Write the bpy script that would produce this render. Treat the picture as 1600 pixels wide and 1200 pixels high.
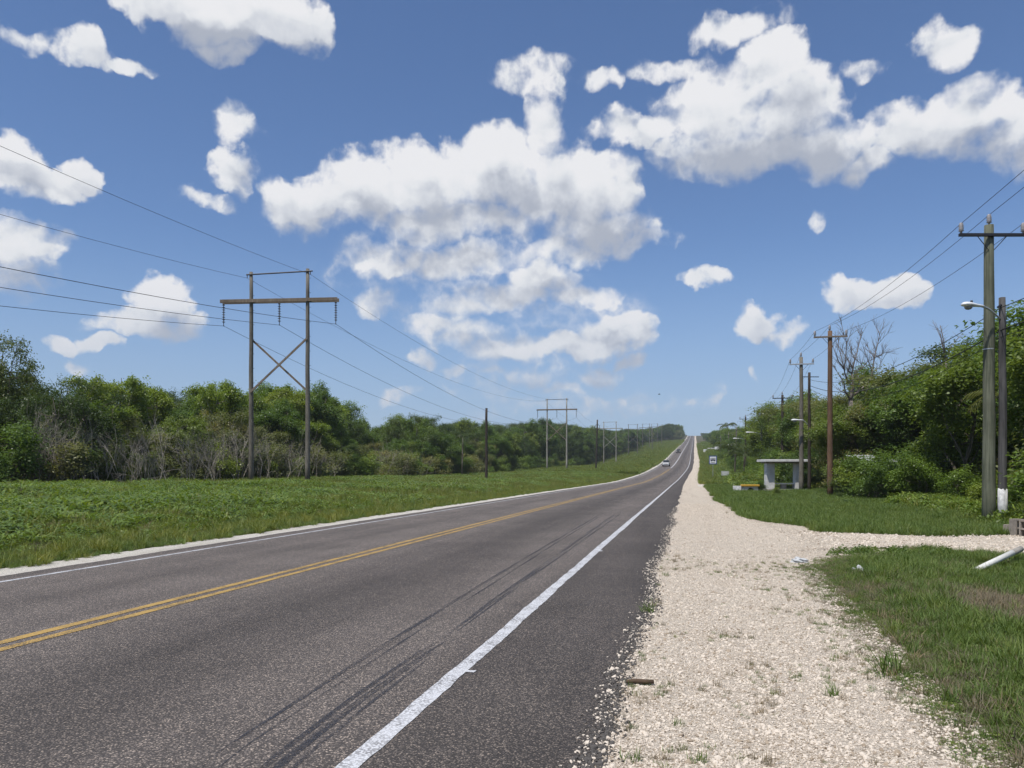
import bpy, bmesh, math, random
import numpy as np
from mathutils import Vector, Matrix

R = math.radians
PI = math.pi
for o in list(bpy.data.objects):
    bpy.data.objects.remove(o)
scene = bpy.context.scene
COL = scene.collection

# ------------------------------------------------------------------ camera
F_PX, HOR, CX, CAM_H = 1200.0, 736.0, 800.0, 1.5      # focal length, horizon row, centre column of the 1600 x 1200 photograph
YAW = math.atan(275 / 1200)
cam_d = bpy.data.cameras.new('camera')
cam = bpy.data.objects.new('camera', cam_d)
COL.objects.link(cam)
cam.location = (0, 0, CAM_H)
cam.rotation_euler = (R(90), 0, YAW)
cam_d.sensor_width = 36
cam_d.lens = 27.0
cam_d.shift_y = 136 / 1600
cam_d.clip_start = 0.1
cam_d.clip_end = 12000
scene.camera = cam
FW = Vector((-math.sin(YAW), math.cos(YAW), 0))
RT = Vector((math.cos(YAW), math.sin(YAW), 0))


def at(u, v, d):
    """photo pixel at depth d -> world point"""
    return Vector((0, 0, CAM_H)) + d * (FW + RT * ((u - CX) / F_PX) + Vector((0, 0, (HOR - v) / F_PX)))


def gp(u, v, z=0.0):
    """photo pixel on level ground"""
    return at(u, v, F_PX * (CAM_H - z) / (v - HOR))


def pix(p):
    q = Vector(p) - Vector((0, 0, CAM_H))
    d = q.dot(FW)
    return CX + F_PX * q.dot(RT) / d, HOR - F_PX * q.z / d, d


# ------------------------------------------------------------------ light
SUN_EL, SUN_AZ = R(64), R(208)          # azimuth clockwise from +Y: behind the camera, a little to the left
SUN = Vector((math.sin(SUN_AZ) * math.cos(SUN_EL), math.cos(SUN_AZ) * math.cos(SUN_EL), math.sin(SUN_EL)))
sd = bpy.data.lights.new('sun', 'SUN')
sd.energy = 4.2
sd.angle = R(0.53)
sd.color = (1.0, 0.955, 0.89)
sun = bpy.data.objects.new('sun', sd)
COL.objects.link(sun)
sun.rotation_euler = SUN.to_track_quat('Z', 'Y').to_euler()
sun.location = (0, 0, 60)

vs = scene.view_settings
vs.view_transform = 'Standard'
vs.look = 'None'
vs.exposure = 0.12
vs.gamma = 1.0
vs.use_curve_mapping = False

cy = scene.cycles
cy.max_bounces = 6
cy.diffuse_bounces = 2
cy.glossy_bounces = 2
cy.transmission_bounces = 4
cy.transparent_max_bounces = 12
cy.caustics_reflective = False
cy.caustics_refractive = False
cy.use_denoising = True
cy.use_adaptive_sampling = True
cy.adaptive_threshold = 0.02
cy.sample_clamp_indirect = 6.0

# ------------------------------------------------------------------ sky with cumulus
world = bpy.data.worlds.new('World')
scene.world = world
world.use_nodes = True
world.cycles.sampling_method = 'NONE'
wt = world.node_tree
wt.nodes.clear()


class NT:
    """small helper around a node tree"""

    def __init__(self, tree):
        self.t = tree

    def n(self, typ, **kw):
        nd = self.t.nodes.new(typ)
        for k, v in kw.items():
            setattr(nd, k, v)
        return nd

    def link(self, a, b):
        self.t.links.new(a, b)

    def put(self, sock, val):
        if isinstance(val, bpy.types.NodeSocket):
            self.t.links.new(val, sock)
        elif val is not None:
            sock.default_value = val

    def math(self, op, a, b=None, c=None, clamp=False):
        nd = self.n('ShaderNodeMath', operation=op, use_clamp=clamp)
        self.put(nd.inputs[0], a)
        self.put(nd.inputs[1], b)
        self.put(nd.inputs[2], c)
        return nd.outputs[0]

    def vmath(self, op, a, b=None, c=None):
        nd = self.n('ShaderNodeVectorMath', operation=op)
        self.put(nd.inputs[0], a)
        self.put(nd.inputs[1], b)
        if op == 'SCALE':
            self.put(nd.inputs['Scale'], c)
        elif c is not None:
            self.put(nd.inputs[2], c)
        return nd.outputs['Value'] if op in ('DOT_PRODUCT', 'LENGTH', 'DISTANCE') else nd.outputs['Vector']

    def noise(self, vec, scale, detail=4, rough=0.5, dim='3D', lac=2.0, dist=0.0):
        nd = self.n('ShaderNodeTexNoise', noise_dimensions=dim)
        self.put(nd.inputs['Vector'], vec)
        nd.inputs['Scale'].default_value = scale
        nd.inputs['Detail'].default_value = detail
        nd.inputs['Roughness'].default_value = rough
        nd.inputs['Lacunarity'].default_value = lac
        nd.inputs['Distortion'].default_value = dist
        return nd

    def smooth(self, v, a, b, lo=0.0, hi=1.0):
        nd = self.n('ShaderNodeMapRange', interpolation_type='SMOOTHSTEP')
        self.put(nd.inputs['Value'], v)
        self.put(nd.inputs['From Min'], a)
        self.put(nd.inputs['From Max'], b)
        self.put(nd.inputs['To Min'], lo)
        self.put(nd.inputs['To Max'], hi)
        return nd.outputs['Result']

    def ramp(self, fac, stops, interp='LINEAR'):
        nd = self.n('ShaderNodeValToRGB')
        nd.color_ramp.interpolation = interp
        el = nd.color_ramp.elements
        while len(el) < len(stops):
            el.new(0.5)
        for e, (p, c) in zip(el, stops):
            e.position = p
            e.color = (c[0], c[1], c[2], 1) if not isinstance(c, (int, float)) else (c, c, c, 1)
        self.put(nd.inputs['Fac'], fac)
        return nd.outputs['Color']

    def mix(self, fac, a, b, blend='MIX'):
        nd = self.n('ShaderNodeMix', data_type='RGBA', blend_type=blend)
        self.put(nd.inputs[0], fac)
        # colour sockets of the Mix node are the third pair
        ca, cb = nd.inputs[6], nd.inputs[7]
        for s, v in ((ca, a), (cb, b)):
            if isinstance(v, (tuple, list)):
                s.default_value = (v[0], v[1], v[2], 1)
            elif isinstance(v, bpy.types.NodeSocket):
                self.t.links.new(v, s)
        return nd.outputs[2]


# cumulus masses: centre and half-axes in photograph pixels (turned into azimuth / elevation below), weight
CLOUDS = [
    # top left
    (330, 20, 150, 62, 1.1), (420, 30, 110, 55, 1), (355, 72, 60, 34, .9), (490, 42, 48, 30, .8), (245, 12, 75, 40, .9),
    (130, 78, 48, 46, .75), (190, 103, 55, 20, .7), (52, 66, 46, 24, .5),
    # left edge
    (10, 270, 80, 56, 1.1), (75, 285, 70, 36, 1), (125, 268, 44, 32, .9),
    (20, 385, 85, 44, .85), (30, 430, 80, 36, .55), (80, 372, 30, 22, .5),
    (376, 196, 46, 46, .62), (364, 268, 48, 40, .9), (322, 312, 46, 18, .42),
    (255, 468, 58, 44, 1), (232, 502, 86, 26, .9), (300, 498, 40, 24, .7),
    (102, 535, 44, 20, .75), (165, 534, 44, 20, .8), (138, 572, 30, 18, .4),
    # the big central bank
    (470, 318, 74, 60, 1), (565, 305, 110, 70, 1.15), (665, 290, 100, 72, 1.2), (765, 265, 88, 80, 1.2),
    (880, 295, 120, 88, 1.2), (850, 190, 46, 74, .85), (835, 122, 72, 34, .42), (965, 285, 46, 56, .9), (930, 355, 110, 50, .9),
    (700, 348, 220, 40, .9), (1000, 378, 58, 24, .6), (1025, 360, 28, 18, .5),
    (590, 412, 84, 34, .85), (640, 395, 50, 36, .9), (715, 408, 110, 36, .9), (870, 392, 110, 24, .8), (845, 432, 70, 40, 1.0), (800, 462, 120, 30, 1.0),
    (905, 458, 80, 30, .85), (720, 478, 80, 26, .8), (590, 472, 50, 26, .6),
    (955, 518, 86, 36, 1.15), (900, 545, 120, 24, 1.0), (800, 545, 90, 30, .8), (735, 520, 90, 28, .7), (680, 500, 50, 22, .6),
    (655, 556, 34, 28, .8), (708, 580, 34, 18, .7), (940, 580, 42, 18, .85), (990, 566, 30, 14, .7), (815, 588, 80, 16, .6), (880, 604, 60, 12, .5),
    (930, 622, 110, 16, .35), (610, 625, 40, 18, .4),
    (760, 455, 220, 80, .26), (820, 580, 200, 55, .24), (620, 420, 140, 60, .28), (900, 500, 150, 60, .24), (900, 635, 220, 22, .24), (770, 610, 130, 26, .26),
    # right bank
    (1205, 105, 72, 66, 1.1), (1250, 165, 84, 84, 1.1), (1125, 165, 110, 84, .95), (1010, 200, 100, 36, .85),
    (1170, 235, 180, 58, 1), (1290, 230, 96, 64, 1), (1362, 262, 48, 34, .8), (1050, 104, 96, 30, .42), (1145, 42, 70, 32, .6),
    (936, 132, 42, 28, .6), (1410, 195, 90, 56, .85), (1500, 185, 96, 62, .95), (1570, 190, 70, 66, .9), (1650, 215, 90, 60, .9),
    (1475, 70, 66, 44, .72), (1352, 104, 44, 22, .35), (1098, 432, 40, 24, .75), (1355, 462, 92, 28, .9), (1405, 452, 48, 28, .85),
    (1178, 506, 54, 34, 1), (1222, 516, 46, 22, .5), (1275, 345, 26, 22, .34), (1178, 587, 12, 18, .4), (1095, 625, 30, 14, .38),
]


def azel(u, v):
    q = FW + RT * ((u - CX) / F_PX) + Vector((0, 0, (HOR - v) / F_PX))
    q.normalize()
    return math.atan2(q.x, q.y), math.asin(q.z)


W = NT(wt)
tc = W.n('ShaderNodeTexCoord')
sx = W.n('ShaderNodeSeparateXYZ')
W.link(tc.outputs['Generated'], sx.inputs[0])
az = W.math('ARCTAN2', sx.outputs[0], sx.outputs[1])
el = W.math('ARCSINE', sx.outputs[2])
cb = W.n('ShaderNodeCombineXYZ')
W.link(az, cb.inputs[0])
W.link(el, cb.inputs[1])
P = cb.outputs[0]

sky = W.n('ShaderNodeTexSky', sky_type='NISHITA')
sky.sun_disc = False
sky.sun_elevation = SUN_EL
sky.sun_rotation = SUN_AZ
sky.altitude = 0
sky.air_density = 1.0
sky.dust_density = 0.3
sky.ozone_density = 4.0
b1 = W.n('ShaderNodeBackground')
# humid tropical air: deeper blue aloft, pale blue towards the horizon all round
tint = W.mix(1.0, sky.outputs[0], (0.70, 0.80, 0.94), 'MULTIPLY')
tint = W.mix(W.smooth(el, 0.30, -0.02, 0.0, 0.75), tint, (2.65, 3.65, 5.2))
W.link(tint, b1.inputs['Color'])
b1.inputs['Strength'].default_value = 0.115

# the same cloud thickness is read at the point itself and at two points nearer the light, for the self-shading
OFFS = ((0.0, 0.0), (-0.010, 0.018), (-0.018, 0.045), (0.006, -0.034))
WARP, FINE = [], []
for ox, oy in OFFS:
    q = W.vmath('ADD', P, (ox, oy, 0)) if ox or oy else P
    na = W.noise(q, 13.0, 5, 0.52, '2D').outputs[0]
    nb_ = W.noise(W.vmath('ADD', q, (7.3, 3.1, 0)), 13.0, 5, 0.52, '2D').outputs[0]
    cv = W.n('ShaderNodeCombineXYZ')
    W.link(W.math('MULTIPLY_ADD', na, 0.080, -0.040), cv.inputs[0])
    W.link(W.math('MULTIPLY_ADD', nb_, 0.062, -0.031), cv.inputs[1])
    WARP.append(W.vmath('ADD', q, cv.outputs[0]))
    n2 = W.noise(q, 24.0, 4, 0.50, '2D').outputs[0]
    bil = W.math('ABSOLUTE', W.math('SUBTRACT', n2, 0.5))            # billowy lumps
    FINE.append(W.math('MULTIPLY_ADD', bil, -1.7, 0.13))
fade = W.smooth(el, 0.26, 0.03, 0.0, 0.50)


def cloud_shader(F3):
    amp = (1.0, 1.0, 0.4, 0.4)
    F3 = [W.math('MULTIPLY_ADD', fn, W.smooth(f_, 0.0, 0.22, 0.0, k_), f_) for f_, fn, k_ in zip(F3, FINE, amp)]
    # crisp sunlit tops, soft bases
    width = W.smooth(F3[2], 0.0, 0.5, 0.52, 0.92)
    alpha = W.math('MULTIPLY', W.smooth(F3[0], 0.0, width), 0.98)
    sh = W.math('MULTIPLY', W.math('MAXIMUM', F3[1], 0.0), 0.50)
    sh = W.math('MULTIPLY_ADD', W.math('MAXIMUM', F3[2], 0.0), 0.72, sh)
    sh = W.math('MULTIPLY_ADD', W.math('MAXIMUM', F3[3], 0.0), -0.80, sh)
    sh = W.math('MULTIPLY_ADD', FINE[0], -0.55, sh)            # small lumps catch or lose the light
    shade = W.smooth(sh, -0.32, 1.05)
    ccol = W.ramp(shade, CLOUD_RAMP)
    ccol = W.mix(fade, ccol, (0.44, 0.52, 0.67))       # far, low clouds take the colour of the air
    b2 = W.n('ShaderNodeBackground')
    W.link(ccol, b2.inputs['Color'])
    b2.inputs['Strength'].default_value = 0.80
    ms = W.n('ShaderNodeMixShader')
    W.link(alpha, ms.inputs[0])
    W.link(b1.outputs[0], ms.inputs[1])
    W.link(b2.outputs[0], ms.inputs[2])
    return ms.outputs[0]


CLOUD_RAMP = [(0.0, (1.0, 1.0, 1.02)), (0.25, (0.92, 0.94, 0.97)), (0.55, (0.76, 0.79, 0.85)), (1.0, (0.49, 0.53, 0.62))]
BL = []
for (u, v, ru, rv, wgt) in CLOUDS:
    a0, e0 = azel(u, v)
    a1, _ = azel(u + ru, v)
    _, e1 = azel(u, v - rv)
    BL.append((a0, e0, abs(a1 - a0), abs(e1 - e0), wgt))


def leaf(a_lo, a_hi, e_lo, e_hi):
    sel = [b_ for b_ in BL if b_[0] + b_[2] > a_lo - .085 and b_[0] - b_[2] < a_hi + .06 and b_[1] + b_[3] > e_lo - .045 and b_[1] - b_[3] < e_hi + .095]
    if not sel:
        return b1.outputs[0]
    fg = bpy.data.node_groups.new('cumulus_masses', 'ShaderNodeTree')
    fg.interface.new_socket('P', in_out='INPUT', socket_type='NodeSocketVector')
    fg.interface.new_socket('F', in_out='OUTPUT', socket_type='NodeSocketFloat')
    G = NT(fg)
    gi, go = G.n('NodeGroupInput'), G.n('NodeGroupOutput')
    acc = None
    for (a0, e0, ra, re, wgt) in sel:
        k = math.sqrt(wgt)
        sa, se = k / ra, k / re
        q = G.vmath('MULTIPLY_ADD', gi.outputs[0], (sa, se, 0), (-a0 * sa, -e0 * se, 0))
        val = G.math('SUBTRACT', wgt, G.vmath('DOT_PRODUCT', q, q))
        val = G.math('MAXIMUM', val, 0.0)
        acc = val if acc is None else G.math('MAXIMUM', acc, val)
    G.link(acc, go.inputs[0])
    F3 = []
    for pw in WARP:
        g_ = W.n('ShaderNodeGroup')
        g_.node_tree = fg
        W.link(pw, g_.inputs[0])
        F3.append(g_.outputs[0])
    return cloud_shader(F3)


def mixsh(fac, a, b):
    if a == b:
        return a
    m = W.n('ShaderNodeMixShader')
    W.link(fac, m.inputs[0])
    W.link(a, m.inputs[1])
    W.link(b, m.inputs[2])
    return m.outputs[0]


def split(a_lo, a_hi, e_lo, e_hi, na_, ne_):
    """binary split of the frame's patch of sky, so that each ray only reads the cloud masses near it"""
    if na_ == 1 and ne_ == 1:
        return leaf(a_lo, a_hi, e_lo, e_hi)
    if na_ >= ne_:
        m = (a_lo + a_hi) / 2
        return mixsh(W.math('GREATER_THAN', az, m), split(a_lo, m, e_lo, e_hi, na_ // 2, ne_), split(m, a_hi, e_lo, e_hi, na_ // 2, ne_))
    m = (e_lo + e_hi) / 2
    return mixsh(W.math('GREATER_THAN', el, m), split(a_lo, a_hi, e_lo, m, na_, ne_ // 2), split(a_lo, a_hi, m, e_hi, na_, ne_ // 2))


inner = split(-YAW - 0.72, -YAW + 0.72, 0.0, 0.66, 8, 4)
# outside the frame the same kind of cumulus goes on
G3 = []
for (ox, oy) in OFFS:
    q = W.vmath('ADD', P, (ox * 2 + 3.0, oy * 2, 0))
    G3.append(W.smooth(W.noise(q, 3.2, 5, 0.5, '2D').outputs[0], 0.50, 0.74, 0.0, 1.6))
outer = cloud_shader([W.math('MULTIPLY', g_, W.smooth(el, 0.02, 0.10)) for g_ in G3])
da = W.math('ABSOLUTE', W.math('ADD', az, YAW))
is_out = W.math('MAXIMUM', W.math('GREATER_THAN', da, 0.72), W.math('GREATER_THAN', el, 0.66))
above = W.math('GREATER_THAN', el, 0.0)
full = mixsh(above, b1.outputs[0], mixsh(is_out, inner, outer))
wo = W.n('ShaderNodeOutputWorld')
W.link(full, wo.inputs['Surface'])

# ================================================================== materials
MAT = {}


def material(name):
    m = bpy.data.materials.new(name)
    m.use_nodes = True
    m.node_tree.nodes.clear()
    T = NT(m.node_tree)
    out = T.n('ShaderNodeOutputMaterial')
    MAT[name] = m
    return T, out


def principled(T, out, color, rough=0.8, metal=0.0, bump=None, bump_d=0.01, bump_s=0.5, spec=0.4):
    b = T.n('ShaderNodeBsdfPrincipled')
    if isinstance(color, tuple):
        b.inputs['Base Color'].default_value = (*color[:3], 1)
    else:
        T.link(color, b.inputs['Base Color'])
    T.put(b.inputs['Roughness'], rough)
    b.inputs['Metallic'].default_value = metal
    b.inputs['Specular IOR Level'].default_value = spec
    if bump is not None:
        bp = T.n('ShaderNodeBump')
        bp.inputs['Distance'].default_value = bump_d
        bp.inputs['Strength'].default_value = bump_s
        T.link(bump, bp.inputs['Height'])
        T.link(bp.outputs[0], b.inputs['Normal'])
    T.link(b.outputs[0], out.inputs['Surface'])
    return b


def obj_co(T):
    return T.n('ShaderNodeTexCoord').outputs['Object']


def geo_pos(T):
    return T.n('ShaderNodeNewGeometry').outputs['Position']


def simple(name, color, rough=0.7, metal=0.0, var=0.15, scale=6.0):
    T, out = material(name)
    n = T.noise(obj_co(T), scale, 5, 0.6)
    c = T.mix(n.outputs[0], tuple(x * (1 - var) for x in color), tuple(min(1, x * (1 + var)) for x in color))
    principled(T, out, c, rough, metal, n.outputs[0], 0.004, 0.3)
    return MAT[name]


def wood(name, c1, c2, scale=1.0):
    T, out = material(name)
    co = obj_co(T)
    mp = T.n('ShaderNodeMapping')
    T.link(co, mp.inputs[0])
    mp.inputs['Scale'].default_value = (26 * scale, 26 * scale, 0.9)
    g = T.noise(mp.outputs[0], 1.0, 6, 0.65)
    big = T.noise(co, 0.7, 4, 0.6)
    c = T.mix(T.smooth(g.outputs[0], 0.3, 0.72), c1, c2)
    c = T.mix(T.smooth(big.outputs[0], 0.35, 0.7, 0.0, 0.55), c, tuple(0.55 * x for x in c1))
    crack = T.smooth(g.outputs[0], 0.36, 0.30)
    c = T.mix(crack, c, (0.012, 0.011, 0.010))
    principled(T, out, c, 0.9, 0, g.outputs[0], 0.012, 0.7, spec=0.2)
    return MAT[name]


wood('wood_grey', (0.115, 0.105, 0.085), (0.235, 0.215, 0.18))
wood('wood_arm', (0.15, 0.115, 0.085), (0.27, 0.225, 0.175))
wood('wood_dark', (0.035, 0.028, 0.024), (0.085, 0.068, 0.055))
wood('wood_slate', (0.058, 0.056, 0.056), (0.135, 0.130, 0.125))
wood('wood_green', (0.085, 0.095, 0.065), (0.20, 0.205, 0.15))
wood('wood_rust', (0.10, 0.062, 0.040), (0.22, 0.135, 0.085))
wood('wood_pale', (0.24, 0.225, 0.19), (0.42, 0.40, 0.35))
wood('bark', (0.09, 0.078, 0.06), (0.22, 0.19, 0.15), 0.4)
wood('bark_pale', (0.20, 0.18, 0.15), (0.40, 0.36, 0.31), 0.5)
wood('dead_wood', (0.13, 0.11, 0.095), (0.30, 0.26, 0.23), 0.5)
wood('twig', (0.19, 0.17, 0.145), (0.40, 0.365, 0.315), 0.5)
simple('steel_dark', (0.035, 0.035, 0.04), 0.5, 0.4)
simple('wire', (0.022, 0.023, 0.027), 0.55, 0.2)
simple('porcelain', (0.36, 0.34, 0.34), 0.35)
simple('insulator_dark', (0.045, 0.04, 0.042), 0.4)
simple('galvanised', (0.42, 0.44, 0.46), 0.4, 0.5)
simple('lamp_white', (0.70, 0.71, 0.71), 0.4)
simple('lens_glass', (0.20, 0.20, 0.19), 0.15)
simple('pipe_white', (0.62, 0.62, 0.58), 0.55, 0, 0.3, 9)
simple('litter_white', (0.46, 0.47, 0.47), 0.6)
simple('stick_brown', (0.085, 0.055, 0.035), 0.9, 0, 0.4, 30)
simple('sign_blue', (0.02, 0.055, 0.22), 0.4, 0, 0.08)
simple('sign_white', (0.70, 0.71, 0.72), 0.45, 0, 0.05)
simple('sign_ink', (0.015, 0.02, 0.05), 0.5, 0, 0.05)
simple('sign_grey', (0.42, 0.43, 0.42), 0.6, 0, 0.15)
simple('yellow_paint', (0.55, 0.33, 0.045), 0.6, 0, 0.2, 4)
simple('tyre_rubber', (0.02, 0.02, 0.02), 0.8)
simple('car_silver', (0.50, 0.51, 0.52), 0.3, 0.3, 0.02)
simple('car_dark', (0.06, 0.055, 0.055), 0.3, 0.3, 0.02)
simple('car_glass', (0.02, 0.025, 0.03), 0.08, 0, 0.02)
simple('headlight_glass', (0.75, 0.75, 0.72), 0.15, 0, 0.02)
simple('bird_black', (0.02, 0.02, 0.022), 0.8)
simple('stone_tan', (0.34, 0.275, 0.205), 0.95, 0, 0.25, 30)
simple('asphalt_crumb', (0.085, 0.078, 0.072), 0.9, 0, 0.3, 40)
simple('stone_pale', (0.62, 0.545, 0.455), 0.95, 0, 0.22, 30)
simple('lit_white', (0.6, 0.6, 0.6), 0.6)


def concrete(name, base, dark, scale=2.0):
    T, out = material(name)
    co = obj_co(T)
    n = T.noise(co, scale, 8, 0.65)
    s = T.noise(co, scale * 14, 3, 0.6)
    c = T.mix(T.smooth(n.outputs[0], 0.35, 0.68), base, dark)
    c = T.mix(T.smooth(s.outputs[0], 0.6, 0.8, 0, 0.5), c, tuple(0.4 * x for x in dark))
    principled(T, out, c, 0.92, 0, s.outputs[0], 0.006, 0.5, spec=0.25)


concrete('concrete', (0.66, 0.66, 0.65), (0.50, 0.50, 0.49))
concrete('concrete_old', (0.34, 0.32, 0.29), (0.20, 0.19, 0.17))
concrete('block_tan', (0.30, 0.265, 0.225), (0.20, 0.175, 0.15), 5)
concrete('whitewash', (0.68, 0.68, 0.68), (0.42, 0.42, 0.42), 7)
concrete('tin_roof', (0.42, 0.43, 0.44), (0.26, 0.26, 0.27), 1.2)


def leafmat(name, dark, light, trans=0.40, gloss=0.45):
    """dark / light: the leaf's own colour range (young and old leaves)"""
    T, out = material(name)
    at_ = T.n('ShaderNodeAttribute', attribute_name='tint')
    oi = T.n('ShaderNodeObjectInfo')
    fac = T.math('ADD', T.math('MULTIPLY', at_.outputs['Fac'], 0.75), T.math('MULTIPLY_ADD', oi.outputs['Random'], 0.5, -0.1), clamp=True)
    c = T.mix(fac, dark, light)
    c = T.mix(T.smooth(oi.outputs['Random'], 0.55, 1.0, 0, 0.35), c, (light[0] * 1.35, light[1] * 0.95, light[2] * 0.7))
    b = T.n('ShaderNodeBsdfPrincipled')
    T.link(c, b.inputs['Base Color'])
    b.inputs['Roughness'].default_value = gloss
    b.inputs['Specular IOR Level'].default_value = 0.35
    tr = T.n('ShaderNodeBsdfTranslucent')
    c2 = T.mix(1.0, c, (1.25, 1.25, 0.55), 'MULTIPLY')
    T.link(c2, tr.inputs['Color'])
    mx = T.n('ShaderNodeMixShader')
    mx.inputs[0].default_value = trans
    T.link(b.outputs[0], mx.inputs[1])
    T.link(tr.outputs[0], mx.inputs[2])
    T.link(mx.outputs[0], out.inputs['Surface'])


leafmat('leaf_mid', (0.058, 0.106, 0.024), (0.158, 0.240, 0.058))
leafmat('leaf_dark', (0.038, 0.067, 0.022), (0.096, 0.146, 0.043))
leafmat('leaf_lime', (0.098, 0.161, 0.025), (0.230, 0.305, 0.053))
leafmat('leaf_olive', (0.105, 0.128, 0.050), (0.235, 0.255, 0.115))
leafmat('leaf_palm', (0.072, 0.105, 0.031), (0.182, 0.215, 0.066))
leafmat('leaf_brown', (0.060, 0.045, 0.022), (0.150, 0.110, 0.055), 0.2, 0.8)
leafmat('leaf_weed', (0.072, 0.128, 0.020), (0.190, 0.275, 0.052), 0.3, 0.38)
leafmat('grass_green', (0.065, 0.115, 0.022), (0.156, 0.225, 0.053), 0.3, 0.55)
leafmat('grass_rank', (0.088, 0.128, 0.020), (0.210, 0.245, 0.054), 0.3, 0.55)
leafmat('grass_dry', (0.120, 0.100, 0.065), (0.270, 0.235, 0.165), 0.2, 0.8)

# ground: soil and short turf, leaf litter under the trees
T, out = material('ground')
gpz = geo_pos(T)
n1 = T.noise(gpz, 0.35, 6, 0.6)
n2 = T.noise(gpz, 6.0, 6, 0.7)
c = T.mix(T.smooth(n1.outputs[0], 0.35, 0.65), (0.060, 0.062, 0.030), (0.085, 0.080, 0.045))
c = T.mix(T.smooth(n2.outputs[0], 0.45, 0.75), c, (0.135, 0.115, 0.075))
la = T.n('ShaderNodeAttribute', attribute_name='litter')
c = T.mix(la.outputs['Fac'], c, T.mix(n2.outputs[0], (0.035, 0.030, 0.016), (0.075, 0.062, 0.038)))
principled(T, out, c, 0.95, 0, n2.outputs[0], 0.06, 0.7, spec=0.15)

# asphalt: exposed chippings in dark binder, wheel paths and oil bands follow the lanes
T, out = material('asphalt')
p = geo_pos(T)
lat = T.n('ShaderNodeAttribute', attribute_name='lat').outputs['Fac']
vo = T.n('ShaderNodeTexVoronoi', feature='F1')
T.link(p, vo.inputs['Vector'])
vo.inputs['Scale'].default_value = 84
chip = T.n('ShaderNodeSeparateColor')
T.link(vo.outputs['Color'], chip.inputs[0])
chipc = T.ramp(chip.outputs[0], [(0.0, (0.040, 0.039, 0.040)), (0.45, (0.062, 0.059, 0.060)), (0.75, (0.105, 0.097, 0.094)), (0.93, (0.15, 0.138, 0.13)), (1.0, (0.22, 0.20, 0.185))])
binder = T.smooth(vo.outputs['Distance'], 0.35, 0.62)
c = T.mix(binder, chipc, (0.028, 0.027, 0.028))
band = T.ramp(T.math('MULTIPLY_ADD', lat, 0.1, 1.0), [
    (0.00, 0.92), (0.075, 0.92), (0.10, 1.22), (0.20, 1.12), (0.265, 0.98), (0.31, 1.16), (0.40, 1.22), (0.465, 1.12), (0.535, 0.90),
    (0.60, 0.68), (0.65, 0.82), (0.71, 1.06), (0.79, 1.16), (0.825, 1.02), (0.845, 0.74), (0.90, 0.72), (0.96, 0.58)])
big = T.noise(p, 0.55, 6, 0.6)
mpl = T.n('ShaderNodeMapping')
T.link(p, mpl.inputs[0])
mpl.inputs['Scale'].default_value = (1.6, 0.10, 1)
strk = T.noise(mpl.outputs[0], 1.0, 5, 0.6)
c = T.mix(1.0, c, band, 'MULTIPLY')
mod = T.math('ADD', T.smooth(big.outputs[0], 0.3, 0.7, 0.86, 1.10), T.smooth(strk.outputs[0], 0.3, 0.7, -0.12, 0.12))
cmb = T.n('ShaderNodeCombineColor')
for i in range(3):
    T.link(mod, cmb.inputs[i])
c = T.mix(1.0, c, cmb.outputs[0], 'MULTIPLY')
c = T.mix(1.0, c, (2.06, 1.86, 1.64), 'MULTIPLY')
principled(T, out, c, 0.78, 0, vo.outputs['Distance'], 0.006, 0.8, spec=0.3)
MAT['asphalt'].node_tree.nodes['Bump'].invert = True


def paint(name, col, worn, wear=0.5):
    T, out = material(name)
    p = geo_pos(T)
    vo = T.n('ShaderNodeTexVoronoi')
    T.link(p, vo.inputs['Vector'])
    vo.inputs['Scale'].default_value = 62
    n = T.noise(p, 3.0, 6, 0.7)
    f = T.math('MULTIPLY', T.smooth(vo.outputs['Distance'], 0.38, 0.62), T.smooth(n.outputs[0], 0.35, 0.66, 0.2, wear))
    c = T.mix(f, col, worn)
    c = T.mix(T.smooth(n.outputs[0], 0.5, 0.8, 0, 0.25), c, tuple(0.6 * x for x in col))
    principled(T, out, c, 0.75, 0, vo.outputs['Distance'], 0.004, 0.6, spec=0.25)
    MAT[name].node_tree.nodes['Bump'].invert = True


paint('paint_white', (0.56, 0.57, 0.59), (0.12, 0.115, 0.115), 0.9)
paint('paint_yellow', (0.42, 0.275, 0.085), (0.11, 0.085, 0.055), 1.0)

# rubber on the road: dark film broken up by the chippings
T, out = material('tyre_rubber_film')
p = geo_pos(T)
mp = T.n('ShaderNodeMapping')
T.link(p, mp.inputs[0])
mp.inputs['Scale'].default_value = (22, 0.35, 1)
n = T.noise(mp.outputs[0], 1.0, 4, 0.6)
n3 = T.noise(p, 40, 2, 0.5)
bs = T.n('ShaderNodeBsdfPrincipled')
bs.inputs['Base Color'].default_value = (0.030, 0.031, 0.038, 1)
bs.inputs['Roughness'].default_value = 0.6
tr = T.n('ShaderNodeBsdfTransparent')
mx = T.n('ShaderNodeMixShader')
T.link(T.math('MULTIPLY', T.smooth(n.outputs[0], 0.35, 0.65, 0.05, 0.72), T.smooth(n3.outputs[0], 0.3, 0.6, 0.45, 1.0)), mx.inputs[0])
T.link(tr.outputs[0], mx.inputs[1])
T.link(bs.outputs[0], mx.inputs[2])
T.link(mx.outputs[0], out.inputs['Surface'])


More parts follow.
